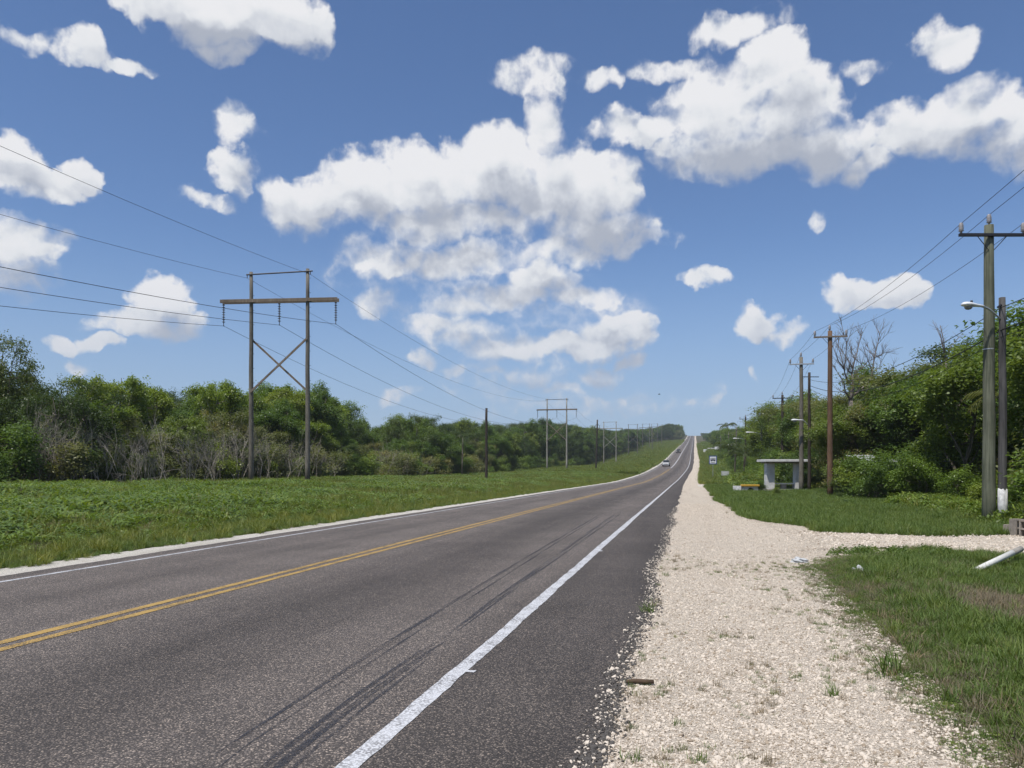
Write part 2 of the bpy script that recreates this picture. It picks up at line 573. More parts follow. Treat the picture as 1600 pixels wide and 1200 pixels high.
def gravelmat(name, a, b, dirt, dirt_amt):
    T, out = material(name)
    p = geo_pos(T)

    def vor(scale):
        v = T.n('ShaderNodeTexVoronoi')
        T.link(p, v.inputs['Vector'])
        v.inputs['Scale'].default_value = scale
        q = T.n('ShaderNodeSeparateColor')
        T.link(v.outputs['Color'], q.inputs[0])
        return v.outputs['Distance'], q.outputs[0]
    d1, c1_ = vor(80)
    d2, c2_ = vor(190)
    c = T.mix(c2_, a, b)
    c = T.mix(T.smooth(c1_, 0.0, 1.0, 0.0, 0.45), c, tuple(0.62 * x for x in a))
    c = T.mix(T.smooth(d1, 0.45, 0.75, 0, 0.7), c, tuple(0.42 * x for x in a))
    n = T.noise(p, 1.3, 7, 0.68)
    c = T.mix(T.smooth(n.outputs[0], 0.50, 0.74, 0, dirt_amt), c, dirt)
    n4 = T.noise(p, 14, 6, 0.75)
    c = T.mix(T.smooth(n4.outputs[0], 0.54, 0.66, 0, 0.75), c, tuple(0.36 * x for x in b))
    mp = T.n('ShaderNodeMapping')
    T.link(p, mp.inputs[0])
    mp.inputs['Scale'].default_value = (2.2, 0.12, 1)
    n5 = T.noise(mp.outputs[0], 1.0, 4, 0.6)          # faint wheel tracks along the shoulder
    c = T.mix(T.smooth(n5.outputs[0], 0.5, 0.7, 0, 0.30), c, tuple(0.72 * x for x in dirt))
    rim = T.n('ShaderNodeAttribute', attribute_name='rim').outputs['Fac']
    n6 = T.noise(p, 4.5, 7, 0.72)
    soil = T.math('ADD', rim, T.math('MULTIPLY_ADD', n6.outputs[0], 1.5, -0.75))
    soilc = T.mix(n4.outputs[0], (0.10, 0.085, 0.055), (0.21, 0.175, 0.125))
    c = T.mix(T.smooth(soil, -0.12, 0.16, 0.0, 0.92 if name == 'gravel' else 0.0), c, soilc)
    n7 = T.noise(p, 2.6, 6, 0.7)                       # washed-in brown soil
    c = T.mix(T.smooth(n7.outputs[0], 0.60, 0.72, 0, 0.5), c, (0.25, 0.195, 0.135))
    h = T.math('SUBTRACT', T.math('MULTIPLY', d1, -1.0), T.math('MULTIPLY', d2, 0.5))
    h = T.math('ADD', h, T.math('MULTIPLY', n4.outputs[0], 1.2))
    principled(T, out, c, 0.95, 0, h, 0.011, 0.85, spec=0.12)


gravelmat('gravel', (0.570, 0.492, 0.398), (0.740, 0.662, 0.558), (0.400, 0.315, 0.230), 0.6)
gravelmat('gravel_white', (0.64, 0.60, 0.53), (0.74, 0.71, 0.64), (0.40, 0.36, 0.28), 0.3)

# ================================================================== mesh helpers


class MB:
    """collects vertices and faces; build() links them as one mesh object"""

    def __init__(self):
        self.v = []
        self.f = []

    def box(self, c, s, rot=None, taper=0.0):
        cx, cy_, cz = c
        hx, hy, hz = s[0] / 2, s[1] / 2, s[2] / 2
        b = len(self.v)
        for dz in (-1, 1):
            k = 1 - taper if dz > 0 else 1
            for dx, dy in ((-1, -1), (1, -1), (1, 1), (-1, 1)):
                p = Vector((dx * hx * k, dy * hy * k, dz * hz))
                if rot is not None:
                    p = rot @ p
                self.v.append((p.x + cx, p.y + cy_, p.z + cz))
        for q in ((0, 3, 2, 1), (4, 5, 6, 7), (0, 1, 5, 4), (1, 2, 6, 5), (2, 3, 7, 6), (3, 0, 4, 7)):
            self.f.append(tuple(b + i for i in q))
        return self

    def tube(self, pts, rad, sides=8, cap=True):
        pts = [Vector(p) for p in pts]
        n = len(pts)
        if not hasattr(rad, '__len__'):
            rad = [rad] * n
        b = len(self.v)
        up = None
        for i, p in enumerate(pts):
            t = (pts[min(i + 1, n - 1)] - pts[max(i - 1, 0)])
            t.normalize()
            if up is None:
                up = Vector((1, 0, 0)) if abs(t.x) < 0.8 else Vector((0, 1, 0))
            x = (up - t * up.dot(t))
            if x.length < 1e-5:
                x = t.orthogonal()
            x.normalize()
            up = x
            y = t.cross(x)
            for k in range(sides):
                a = 2 * PI * k / sides
                q = p + (x * math.cos(a) + y * math.sin(a)) * rad[i]
                self.v.append(tuple(q))
        for i in range(n - 1):
            for k in range(sides):
                k2 = (k + 1) % sides
                self.f.append((b + i * sides + k, b + i * sides + k2, b + (i + 1) * sides + k2, b + (i + 1) * sides + k))
        if cap:
            self.f.append(tuple(b + k for k in reversed(range(sides))))
            self.f.append(tuple(b + (n - 1) * sides + k for k in range(sides)))
        return self

    def lathe(self, prof, c=(0, 0, 0), sides=12, axis='Z', squash=1.0):
        b = len(self.v)
        for r, h in prof:
            for k in range(sides):
                a = 2 * PI * k / sides
                x, y = r * math.cos(a), r * math.sin(a) * squash
                p = (x, y, h) if axis == 'Z' else ((h, x, y) if axis == 'X' else (x, h, y))
                self.v.append((p[0] + c[0], p[1] + c[1], p[2] + c[2]))
        for i in range(len(prof) - 1):
            for k in range(sides):
                k2 = (k + 1) % sides
                self.f.append((b + i * sides + k, b + i * sides + k2, b + (i + 1) * sides + k2, b + (i + 1) * sides + k))
        self.f.append(tuple(b + k for k in reversed(range(sides))))
        self.f.append(tuple(b + (len(prof) - 1) * sides + k for k in range(sides)))
        return self

    def poly(self, pts):
        b = len(self.v)
        self.v += [tuple(p) for p in pts]
        self.f.append(tuple(range(b, b + len(pts))))
        return self

    def mesh(self, name, mat, smooth=False):
        me = bpy.data.meshes.new(name)
        me.from_pydata(self.v, [], self.f)
        me.validate()
        if smooth:
            me.polygons.foreach_set('use_smooth', [True] * len(me.polygons))
        me.materials.append(MAT[mat])
        me.update()
        return me

    def build(self, name, mat, parent=None, smooth=False, bevel=0.0):
        o = bpy.data.objects.new(name, self.mesh(name, mat, smooth))
        COL.objects.link(o)
        if parent is not None:
            o.parent = parent
        if bevel:
            md = o.modifiers.new('bevel', 'BEVEL')
            md.width = bevel
            md.segments = 2
            md.limit_method = 'ANGLE'
        return o


def tag(o, label=None, cat=None, group=None, kind=None):
    if label:
        o['label'] = label
    if cat:
        o['category'] = cat
    if group:
        o['group'] = group
    if kind:
        o['kind'] = kind
    return o


def thing(name, label, cat, loc=(0, 0, 0), rz=0.0, group=None):
    o = bpy.data.objects.new(name, None)
    COL.objects.link(o)
    o.location = loc
    o.rotation_euler = (0, 0, rz)
    o.empty_display_size = 0.2
    return tag(o, label, cat, group)


def np_mesh(name, verts, quads, mat, tint=None, tris=False):
    """mesh from numpy arrays; all faces quads (or triangles)"""
    k = 3 if tris else 4
    me = bpy.data.meshes.new(name)
    nv, nf = len(verts), len(quads)
    me.vertices.add(nv)
    me.vertices.foreach_set('co', np.asarray(verts, np.float32).ravel())
    me.loops.add(nf * k)
    me.loops.foreach_set('vertex_index', np.asarray(quads, np.int32).ravel())
    me.polygons.add(nf)
    me.polygons.foreach_set('loop_start', np.arange(0, nf * k, k, dtype=np.int32))
    me.polygons.foreach_set('loop_total', np.full(nf, k, np.int32))
    if tint is not None:
        a = me.attributes.new('tint', 'FLOAT', 'FACE')
        a.data.foreach_set('value', np.asarray(tint, np.float32))
    me.materials.append(MAT[mat])
    me.update(calc_edges=True)
    return me


# ================================================================== terrain
def pchip(xs, ys):
    xs, ys = np.array(xs, float), np.array(ys, float)
    h = np.diff(xs)
    dl = np.diff(ys) / h
    m = np.zeros(len(xs))
    for i in range(1, len(xs) - 1):
        if dl[i - 1] * dl[i] > 0:
            w1_, w2_ = 2 * h[i] + h[i - 1], h[i] + 2 * h[i - 1]
            m[i] = (w1_ + w2_) / (w1_ / dl[i - 1] + w2_ / dl[i])
    m[0], m[-1] = dl[0], dl[-1]

    def f(x):
        x = np.clip(np.asarray(x, float), xs[0], xs[-1])
        i = np.clip(np.searchsorted(xs, x) - 1, 0, len(xs) - 2)
        t = (x - xs[i]) / h[i]
        return ((1 + 2 * t) * (1 - t) ** 2 * ys[i] + t * (1 - t) ** 2 * h[i] * m[i] + t * t * (3 - 2 * t) * ys[i + 1] + t * t * (t - 1) * h[i] * m[i + 1])
    return f


ZR = pchip([-400, -60, 95, 140, 204, 270, 345, 600, 900, 1200, 1300, 1500, 1900, 4000], [0, 0, 0, .6, 2.7, 5.6, 9.4, 22.4, 38.3, 54.3, 55.6, 55, 48, 40])
XS = pchip([-400, -60, 90, 140, 204, 345, 600, 900, 1200, 1900, 4000], [0, 0, 0, .55, 1.8, 3.0, 5.2, 7.6, 10.2, 15, 25])


def sstep(a, b, x):
    t = np.clip((np.asarray(x, float) - a) / (b - a), 0, 1)
    return t * t * (3 - 2 * t)


def ground_z(x, y):
    x, y = np.asarray(x, float), np.asarray(y, float)
    lx = x - XS(y)
    z = ZR(y).copy() if hasattr(ZR(y), 'copy') else ZR(y)
    z = z + 0.42 * sstep(-11, -30, lx) * (1 - sstep(110, 200, y))
    z = z - 2.6 * sstep(-14, -34, lx) * sstep(170, 280, y) * (1 - sstep(420, 560, y))
    # shallow roadside ditch by the track
    z = z - 0.16 * np.exp(-((lx - 4.6) / 1.1) ** 2) * np.exp(-((y - 10.5) / 3.0) ** 2)
    # gentle unevenness off the road
    off = sstep(2.5, 6, lx) + sstep(-11.5, -15, lx)
    z = z + off * 0.07 * (np.sin(x * 0.9 + 1.3 * np.sin(y * 0.35)) * np.cos(y * 0.7 + 0.5 * np.sin(x * 0.6)))
    return z


def gz(x, y):
    return float(ground_z(x, y))


def ystations(far):
    ys = [-25.0]
    while ys[-1] < far:
        y = ys[-1]
        ys.append(y + (1.0 if y < 3 else 0.12 if y < 16 else 0.4 if y < 40 else 2 if y < 120 else 8))
    return np.array(ys)


# ground sheet, out to the horizon; sunk a little under the road so that the pavement sheets lie on it
gx = np.unique(np.concatenate([np.linspace(-4000, -300, 9), np.linspace(-300, -60, 13), np.linspace(-60, -12, 33), np.linspace(-12, 3, 16), np.linspace(3, 14, 23), np.linspace(14, 60, 16), np.linspace(60, 300, 10), np.linspace(300, 4000, 9)]))
gy = np.unique(np.concatenate([np.linspace(-400, -40, 8), np.linspace(-40, 0, 14), np.linspace(0, 40, 81), np.linspace(40, 200, 81), np.linspace(200, 1500, 131), np.linspace(1500, 4000, 12)]))
GX, GY = np.meshgrid(gx, gy)
GZ = ground_z(GX, GY)
lxg = GX - XS(GY)
GZ = GZ - 0.05 * sstep(-11.2, -10.0, lxg) * (1 - sstep(0.6, 1.6, lxg))
V = np.stack([GX.ravel(), GY.ravel(), GZ.ravel()], 1)
nx, ny = len(gx), len(gy)
ii = np.arange(nx * ny).reshape(ny, nx)
Q = np.stack([ii[:-1, :-1].ravel(), ii[:-1, 1:].ravel(), ii[1:, 1:].ravel(), ii[1:, :-1].ravel()], 1)
me = np_mesh('ground', V, Q, 'ground')
me.polygons.foreach_set('use_smooth', [True] * len(me.polygons))
lit = (sstep(-35, -39, lxg) + sstep(9.5, 13, lxg)).ravel()
a = me.attributes.new('litter', 'FLOAT', 'POINT')
a.data.foreach_set('value', lit.astype(np.float32))
ground = bpy.data.objects.new('ground', me)
COL.objects.link(ground)
tag(ground, 'grassy roadside ground rising to a hill', kind='structure')

rng = np.random.default_rng(7)


def jag(n, amp, rng, smooth=2):
    a = rng.normal(0, 1, n)
    b = np.convolve(rng.normal(0, 1, n + 8), np.ones(9) / 3.0, 'valid')
    c_ = np.convolve(rng.normal(0, 1, n + 40), np.ones(41) / 6.4, 'valid')
    return amp * (0.35 * a + 0.45 * b + 0.6 * c_)


def strip(name, ys, l0, l1, dz, mat, parent=None, nlat=2, lat_attr=False):
    """sheet along the road between lateral offsets l0(y) and l1(y)"""
    l0 = np.broadcast_to(l0, ys.shape)
    l1 = np.broadcast_to(l1, ys.shape)
    t = np.linspace(0, 1, nlat)
    L = l0[:, None] * (1 - t) + l1[:, None] * t
    X = L + XS(ys)[:, None]
    Z = np.repeat(ZR(ys)[:, None], nlat, 1) + dz
    Yg = np.repeat(ys[:, None], nlat, 1)
    V = np.stack([X.ravel(), Yg.ravel(), Z.ravel()], 1)
    i_ = np.arange(len(ys) * nlat).reshape(len(ys), nlat)
    Q = np.stack([i_[:-1, :-1].ravel(), i_[:-1, 1:].ravel(), i_[1:, 1:].ravel(), i_[1:, :-1].ravel()], 1)
    me = np_mesh(name, V, Q, mat)
    if lat_attr:
        a = me.attributes.new('lat', 'FLOAT', 'POINT')
        a.data.foreach_set('value', L.ravel().astype(np.float32))
    o = bpy.data.objects.new(name, me)
    COL.objects.link(o)
    if parent is not None:
        o.parent = parent
    return o


YS = ystations(1700)
n = len(YS)
# lateral positions measured from the photograph
L_EDGE_R, L_LINE_R, L_YEL, L_LINE_L, L_EDGE_L, L_GRAV_L = -0.46, -1.665, -5.69, -8.98, -9.50, -10.22
edge_r = L_EDGE_R + jag(n, 0.05, rng) + 0.05 * np.sin(YS * 0.9)
road = strip('road', YS, L_EDGE_L + jag(n, 0.02, rng), edge_r, 0.012, 'asphalt', None, 16, True)
tag(road, 'two lane asphalt highway running straight to the hill', kind='structure')
wl = 0.065
strip('edge_line', YS, L_LINE_R - wl + jag(n, .010, rng), L_LINE_R + wl + jag(n, .010, rng), 0.016, 'paint_white', road)
strip('edge_line', YS, L_LINE_L - .042 + jag(n, .006, rng), L_LINE_L + .042 + jag(n, .006, rng), 0.016, 'paint_white', road)
YN = YS[YS < 190]
for s in (-1, 1):
    m_ = len(YN)
    strip('centre_line', YN, L_YEL + s * .115 - .055 + jag(m_, .007, rng), L_YEL + s * .115 + .055 + jag(m_, .007, rng), 0.016, 'paint_yellow', road)
YF = YS[YS > 186]
strip('centre_line', YF, L_YEL - .12, L_YEL + .12, 0.016, 'paint_white', road)
pc = strip('pale_crest', YS[YS > 1120], L_EDGE_L - .6, L_EDGE_R + 1.0, 0.05, 'gravel_white', None, 4)  # pale strip laid over the road along the crest
tag(pc, 'pale stretch of road on the crest of the hill', kind='structure')
# paint stubs beside the edge line
for (u, v, w, l) in ((735, 1052, .085, .055), (937, 862, .12, .16)):
    p = gp(u, v)
    yy = np.linspace(p.y - l / 2, p.y + l / 2, 4)
    strip('paint_mark', yy, p.x - w / 2 + jag(4, .008, rng), p.x + w / 2 + jag(4, .008, rng), 0.0165, 'paint_white', road)


# skid marks: (pixel path, width) on the road plane
def skid(pts, w):
    P_ = [gp(u, v) for u, v in pts]
    ys = np.linspace(P_[0].y, P_[-1].y, 90)
    xs = np.interp(ys, [q.y for q in P_], [q.x for q in P_])
    tpr = np.minimum(1, np.minimum(np.arange(90), np.arange(90)[::-1]) / 14 + 0.25)
    strip('tyre_mark', ys, xs - w / 2 * tpr, xs + w / 2 * tpr, 0.0145, 'tyre_rubber_film', road)


skid([(250, 1260), (340, 1180), (500, 1075), (640, 985), (760, 910), (860, 850), (935, 806)], 0.055)
skid([(275, 1265), (365, 1182), (520, 1077), (655, 987), (772, 912), (868, 850), (940, 806)], 0.03)
skid([(355, 1265), (428, 1188), (550, 1094), (640, 1032), (690, 1000)], 0.045)
skid([(380, 1265), (447, 1190), (565, 1096), (652, 1034), (700, 1002)], 0.06)
skid([(410, 1265), (470, 1192), (583, 1098), (664, 1036)], 0.03)
skid([(692, 1000), (760, 948), (830, 898), (900, 847), (960, 805)], 0.075)
skid([(715, 988), (790, 932), (850, 888), (915, 842), (970, 803)], 0.05)

# gravel shoulder on the right with the track that leaves it
kY = [-30, 2.5, 3.4, 4.2, 5.5, 7.0, 9.0, 11, 12.5, 13.4, 14.4, 15.2, 22, 25, 40, 60, 76, 80, 88, 92, 150, 300, 1600]
kX = [1.02, 1.12, 1.22, 1.30, 1.38, 1.45, 1.50, 1.55, 1.62, 1.85, 2.5, 3.4, 3.0, 1.9, 1.52, 1.50, 1.6, 2.2, 2.2, 1.6, 1.4, 1.3, 1.3]
gr_r = np.interp(YS, kY, kX) + jag(n, 0.055, rng)
sh = strip('gravel_shoulder', YS, L_EDGE_R - 0.35, gr_r + 0.55, 0.004, 'gravel', None, 24)
L_ = np.linspace(0, 1, 24)[None, :] * (gr_r + 0.55 - L_EDGE_R + 0.35)[:, None] + L_EDGE_R - 0.35
a = sh.data.attributes.new('rim', 'FLOAT', 'POINT')
a.data.foreach_set('value', (L_ - np.interp(YS, kY, kX)[:, None]).ravel().astype(np.float32))
flare = ((YS > 12.6) & (YS < 25))[:, None] & (L_ > 1.2)          # the track mouth stays gravel
v_ = np.where(flare, -1.0, L_ - np.interp(YS, kY, kX)[:, None])
a.data.foreach_set('value', v_.ravel().astype(np.float32))
tag(sh, 'cream crushed limestone shoulder', kind='structure')
s2 = strip('gravel_verge', YS, L_GRAV_L + jag(n, 0.05, rng), L_EDGE_L + 0.2, 0.006, 'gravel_white', None, 3)
tag(s2, 'narrow white gravel strip along the far road edge', kind='structure')


def sheet_between(name, far_pts, near_pts, mat, label, dz=0.01, n_=160, amp=0.06, z=True):
    """sheet between two ragged polylines given as world xy points"""
    def res(pts):
        pts = np.array([(p[0], p[1]) for p in pts])
        s = np.concatenate([[0], np.cumsum(np.linalg.norm(np.diff(pts, axis=0), axis=1))])
        t = np.linspace(0, s[-1], n_)
        return np.stack([np.interp(t, s, pts[:, 0]), np.interp(t, s, pts[:, 1])], 1)
    A, B = res(far_pts), res(near_pts)
    A[:, 1] += jag(n_, amp, rng)
    B[:, 1] += jag(n_, amp, rng)
    t = np.linspace(0, 1, 9)
    G_ = A[:, None, :] * (1 - t[None, :, None]) + B[:, None, :] * t[None, :, None]
    X, Y = G_[..., 0], G_[..., 1]
    Z = ground_z(X, Y) + 0.0052 + (dz - 0.0052) * sstep(1.3, 4.5, X)
    V = np.stack([X.ravel(), Y.ravel(), Z.ravel()], 1)
    i_ = np.arange(n_ * 9).reshape(n_, 9)
    Q = np.stack([i_[:-1, :-1].ravel(), i_[:-1, 1:].ravel(), i_[1:, 1:].ravel(), i_[1:, :-1].ravel()], 1)[:, ::-1]
    me = np_mesh(name, V, Q, mat)
    tt = np.linspace(0, 1, 9)
    rim_ = np.broadcast_to(-4.0 * np.minimum(tt, 1 - tt), X.shape) - 1.0 * (1 - sstep(2.2, 4.0, X))
    a = me.attributes.new('rim', 'FLOAT', 'POINT')
    a.data.foreach_set('value', (rim_ - .15).ravel().astype(np.float32))
    o = bpy.data.objects.new(name, me)
    COL.objects.link(o)
    return tag(o, label, kind='structure')


tf = [gp(u, v) for u, v in ((1120, 812), (1215, 829), (1330, 835), (1450, 838), (1600, 841), (1900, 846), (2600, 853))]
tn = [gp(u, v) for u, v in ((1150, 862), (1255, 861), (1330, 857), (1450, 858), (1600, 872), (1900, 882), (2600, 892))]
track = sheet_between('gravel_track', tf, tn, 'gravel', 'coarse gravel side track crossing the right verge', dz=0.03)
sf = [(1.0, 84), (4, 85.5), (6, 86), (12, 88), (30, 92)]
sn = [(1.0, 76), (4, 79.5), (6, 81.0), (12, 83), (30, 87)]
sheet_between('side_lane', sf, sn, 'gravel_white', 'pale lane joining the shoulder by the yellow culvert', dz=0.05, amp=0.1)

# ================================================================== scatter (stuff) with geometry nodes
PROTO = {}


def proto(name, me):
    PROTO[name] = bpy.data.objects.new(name, me)


def blades(rng, nb, lmin, lmax, wid, spread, lean, mat, name, curve=0.5):
    """grass tuft: each blade two quads, tapering and bending over"""
    th = rng.uniform(0, 2 * PI, nb)
    r = spread * np.sqrt(rng.uniform(0, 1, nb))
    bx, by = r * np.cos(th), r * np.sin(th)
    L = rng.uniform(lmin, lmax, nb)
    ang = rng.uniform(0, 2 * PI, nb)
    ln = rng.uniform(0.1, 1.0, nb) * lean
    dx, dy = np.cos(ang), np.sin(ang)
    px, py = -dy, dx
    w = wid * rng.uniform(0.7, 1.3, nb)
    V = []
    for (t, k) in ((0, 1.0), (0.55, 0.8), (1.0, 0.08)):
        out_ = L * (ln * t + curve * ln * t * t)
        h = L * t * np.clip(1 - 0.35 * ln * t, 0.3, 1)
        for s in (-1, 1):
            V.append(np.stack([bx + dx * out_ + s * px * w * k / 2, by + dy * out_ + s * py * w * k / 2, h - 0.01], 1))
    V = np.stack(V, 1).reshape(-1, 3)
    b = np.arange(nb)[:, None] * 6
    Q = np.concatenate([b + np.array([0, 1, 3, 2]), b + np.array([2, 3, 5, 4])], 0)
    t_ = rng.uniform(0, 1, nb)
    proto(name, np_mesh(name, V, Q, mat, np.concatenate([t_, t_])))


def leaf_cards(rng, C, size, up=0.5, aspect=0.5, fold=0.12, outward=None):
    """one rhombic folded leaf per centre -> verts, quads"""
    nl = len(C)
    nrm = rng.normal(0, 1, (nl, 3))
    nrm /= np.linalg.norm(nrm, axis=1)[:, None]
    nrm[:, 2] = np.abs(nrm[:, 2]) + up
    if outward is not None:
        nrm += outward
    nrm /= np.linalg.norm(nrm, axis=1)[:, None]
    t = rng.normal(0, 1, (nl, 3))
    t -= nrm * np.sum(t * nrm, 1)[:, None]
    t /= np.linalg.norm(t, axis=1)[:, None] + 1e-9
    s = np.cross(nrm, t)
    sz = np.broadcast_to(size, (nl,))[:, None] * rng.uniform(0.7, 1.3, (nl, 1))
    v0 = C - t * sz * 0.5
    v2 = C + t * sz * 0.5 - nrm * sz * fold
    v1 = C + s * sz * aspect * 0.5 + nrm * sz * fold * 0.6
    v3 = C - s * sz * aspect * 0.5 + nrm * sz * fold * 0.6
    V = np.stack([v0, v1, v2, v3], 1).reshape(-1, 3)
    Q = np.arange(nl * 4).reshape(-1, 4)
    return V, Q


def weed(rng, name, mat, nl, L0, L1, wid, spread, h):
    """broad-leaved weed: arching lanceolate leaves on short stems"""
    V, Q, tn_ = [], [], []
    for i in range(nl):
        a_ = rng.uniform(0, 2 * PI)
        L = rng.uniform(L0, L1)
        b0 = np.array([rng.normal(0, spread), rng.normal(0, spread), rng.uniform(0.0, h)])
        d = np.array([math.cos(a_), math.sin(a_), 0])
        pr = np.array([-d[1], d[0], 0])
        e = rng.uniform(0.5, 1.1)
        base = len(V)
        for t, k in ((0, .15), (.35, 1.0), (.7, .75), (1.0, .05)):
            c_ = b0 + d * L * t * math.cos(e * (1 - t)) + np.array([0, 0, L * (math.sin(e) * t - 0.55 * t * t)])
            for s in (-1, 1):
                V.append(c_ + pr * s * wid * k * L * 0.5 + np.array([0, 0, 0.12 * wid * L * k]))
        tt = rng.uniform(0, 1)
        for j in range(3):
            Q.append((base + 2 * j, base + 2 * j + 1, base + 2 * j + 3, base + 2 * j + 2))
            tn_.append(tt)
    proto(name, np_mesh(name, np.array(V), np.array(Q), mat, np.array(tn_)))


def cushion(rng, name, mat, nl, rad, h, size):
    th = rng.uniform(0, 2 * PI, nl)
    r = rad * np.sqrt(rng.uniform(0, 1, nl))
    z = h * (1 - (r / rad) ** 2) * rng.uniform(0.3, 1.0, nl)
    C = np.stack([r * np.cos(th), r * np.sin(th), z], 1)
    V, Q = leaf_cards(rng, C, size, 0.6, 0.6)
    proto(name, np_mesh(name, V, Q, mat, rng.uniform(0, 1, nl)))


blades(rng, 34, .05, .13, .006, .07, .7, 'grass_green', 'turf_a')
blades(rng, 30, .04, .10, .005, .08, .9, 'grass_green', 'turf_b')
blades(rng, 40, .10, .26, .008, .08, .8, 'grass_green', 'turf_long')
blades(rng, 30, .06, .18, .006, .08, .9, 'grass_dry', 'turf_dry')
blades(rng, 42, .30, .62, .016, .16, .7, 'grass_rank', 'rank_a')
blades(rng, 42, .22, .48, .014, .18, .8, 'grass_rank', 'rank_b')
blades(rng, 34, .25, .55, .012, .16, .8, 'grass_dry', 'rank_dry')
weed(rng, 'weed_a', 'leaf_weed', 30, .18, .36, .17, .12, .30)
weed(rng, 'weed_b', 'leaf_weed', 34, .12, .26, .22, .14, .38)
weed(rng, 'weed_c', 'leaf_mid', 30, .14, .28, .24, .14, .34)
cushion(rng, 'creeper_a', 'leaf_weed', 110, .34, .38, .10)
cushion(rng, 'creeper_b', 'leaf_mid', 110, .30, .30, .09)
cushion(rng, 'clover_low', 'grass_green', 60, .16, .07, .035)
for k, s_ in enumerate(('stone_a', 'stone_b', 'stone_c', 'stone_d', 'crumb_a')):
    bm = bmesh.new()
    bmesh.ops.create_icosphere(bm, subdivisions=1, radius=1.0)
    for v_ in bm.verts:
        v_.co *= 1 + rng.uniform(-.28, .28)
        v_.co.z *= 0.6
    me = bpy.data.meshes.new(s_)
    bm.to_mesh(me)
    bm.free()
    me.materials.append(MAT[{'stone_d': 'stone_tan', 'crumb_a': 'asphalt_crumb'}.get(s_, 'stone_pale')])
    PROTO[s_] = bpy.data.objects.new(s_, me)


def scatter(name, pts, which, scl, label, cat, tilt=0.12, seed=1, z_off=0.0, squash=None):
    """ONE object: points carrying instances of the named prototypes"""
    r_ = np.random.default_rng(seed)
    keys = sorted(set(which))
    coll = bpy.data.collections.new(name + '_pieces')
    for k_ in keys:
        coll.objects.link(PROTO[k_]) if PROTO[k_].name not in coll.objects else None
    order = {k_: i for i, k_ in enumerate(sorted(keys))}
    pts = np.asarray(pts, float)
    n_ = len(pts)
    me = bpy.data.meshes.new(name)
    me.vertices.add(n_)
    me.vertices.foreach_set('co', pts.astype(np.float32).ravel())
    rot = np.stack([r_.normal(0, tilt, n_), r_.normal(0, tilt, n_), r_.uniform(0, 2 * PI, n_)], 1)
    a = me.attributes.new('rot', 'FLOAT_VECTOR', 'POINT')
    a.data.foreach_set('vector', rot.astype(np.float32).ravel())
    S = np.asarray(scl, float)
    S = np.repeat(S[:, None], 3, 1) if S.ndim == 1 else S
    a = me.attributes.new('scl', 'FLOAT_VECTOR', 'POINT')
    a.data.foreach_set('vector', S.astype(np.float32).ravel())
    a = me.attributes.new('idx', 'INT', 'POINT')
    a.data.foreach_set('value', np.array([order[w_] for w_ in which], np.int32))
    o = bpy.data.objects.new(name, me)
    COL.objects.link(o)
    ng = bpy.data.node_groups.new(name, 'GeometryNodeTree')
    ng.interface.new_socket('Geometry', in_out='INPUT', socket_type='NodeSocketGeometry')
    ng.interface.new_socket('Geometry', in_out='OUTPUT', socket_type='NodeSocketGeometry')
    N = ng.nodes
    i_, o_ = N.new('NodeGroupInput'), N.new('NodeGroupOutput')
    iop = N.new('GeometryNodeInstanceOnPoints')
    ci = N.new('GeometryNodeCollectionInfo')
    ci.inputs['Collection'].default_value = coll
    ci.inputs['Separate Children'].default_value = True
    ci.inputs['Reset Children'].default_value = True
    iop.inputs['Pick Instance'].default_value = True

    def attr(nm, typ):
        q = N.new('GeometryNodeInputNamedAttribute')
        q.data_type = typ
        q.inputs['Name'].default_value = nm
        return q.outputs['Attribute']
    ng.links.new(i_.outputs[0], iop.inputs['Points'])
    ng.links.new(ci.outputs[0], iop.inputs['Instance'])
    ng.links.new(attr('idx', 'INT'), iop.inputs['Instance Index'])
    ng.links.new(attr('rot', 'FLOAT_VECTOR'), iop.inputs['Rotation'])
    ng.links.new(attr('scl', 'FLOAT_VECTOR'), iop.inputs['Scale'])
    ng.links.new(iop.outputs[0], o_.inputs[0])
    md = o.modifiers.new('scatter', 'NODES')
    md.node_group = ng
    return tag(o, label, cat, kind='stuff')


def vnoise(x, y, s, seed=0):
    """cheap smooth value noise 0..1"""
    xi, yi = np.floor(x / s), np.floor(y / s)
    fx, fy = x / s - xi, y / s - yi
    fx, fy = fx * fx * (3 - 2 * fx), fy * fy * (3 - 2 * fy)

    def h(a, b):
        q = np.sin(a * 127.1 + b * 311.7 + seed * 74.7) * 43758.5453
        return q - np.floor(q)
    return (h(xi, yi) * (1 - fx) + h(xi + 1, yi) * fx) * (1 - fy) + (h(xi, yi + 1) * (1 - fx) + h(xi + 1, yi + 1) * fx) * fy


def rect_pts(n_, x0, x1, y0, y1, rng, power=1.0):
    x = rng.uniform(x0, x1, n_)
    y = y0 + (y1 - y0) * rng.uniform(0, 1, n_) ** power
    return x, y


def in_view(x, y, pad=0.5):
    d = x * FW.x + y * FW.y
    r = x * RT.x + y * RT.y
    return (d > 0.5) & (np.abs(r) < d * (0.667 + pad) + 2.5)


def pick(cond_list, n_, rng):
    """cond_list: (weights array list) -> names"""
    names = [c_[0] for c_ in cond_list]
    Wt = np.stack([np.broadcast_to(c_[1], (n_,)) for c_ in cond_list], 1)
    cum = np.cumsum(Wt / Wt.sum(1)[:, None], 1)
    k_ = (rng.uniform(0, 1, n_)[:, None] > cum).sum(1)
    return [names[min(i, len(names) - 1)] for i in k_]


tfx = np.array([p.x for p in tf]); tfy = np.array([p.y for p in tf])
tnx = np.array([p.x for p in tn]); tny = np.array([p.y for p in tn])


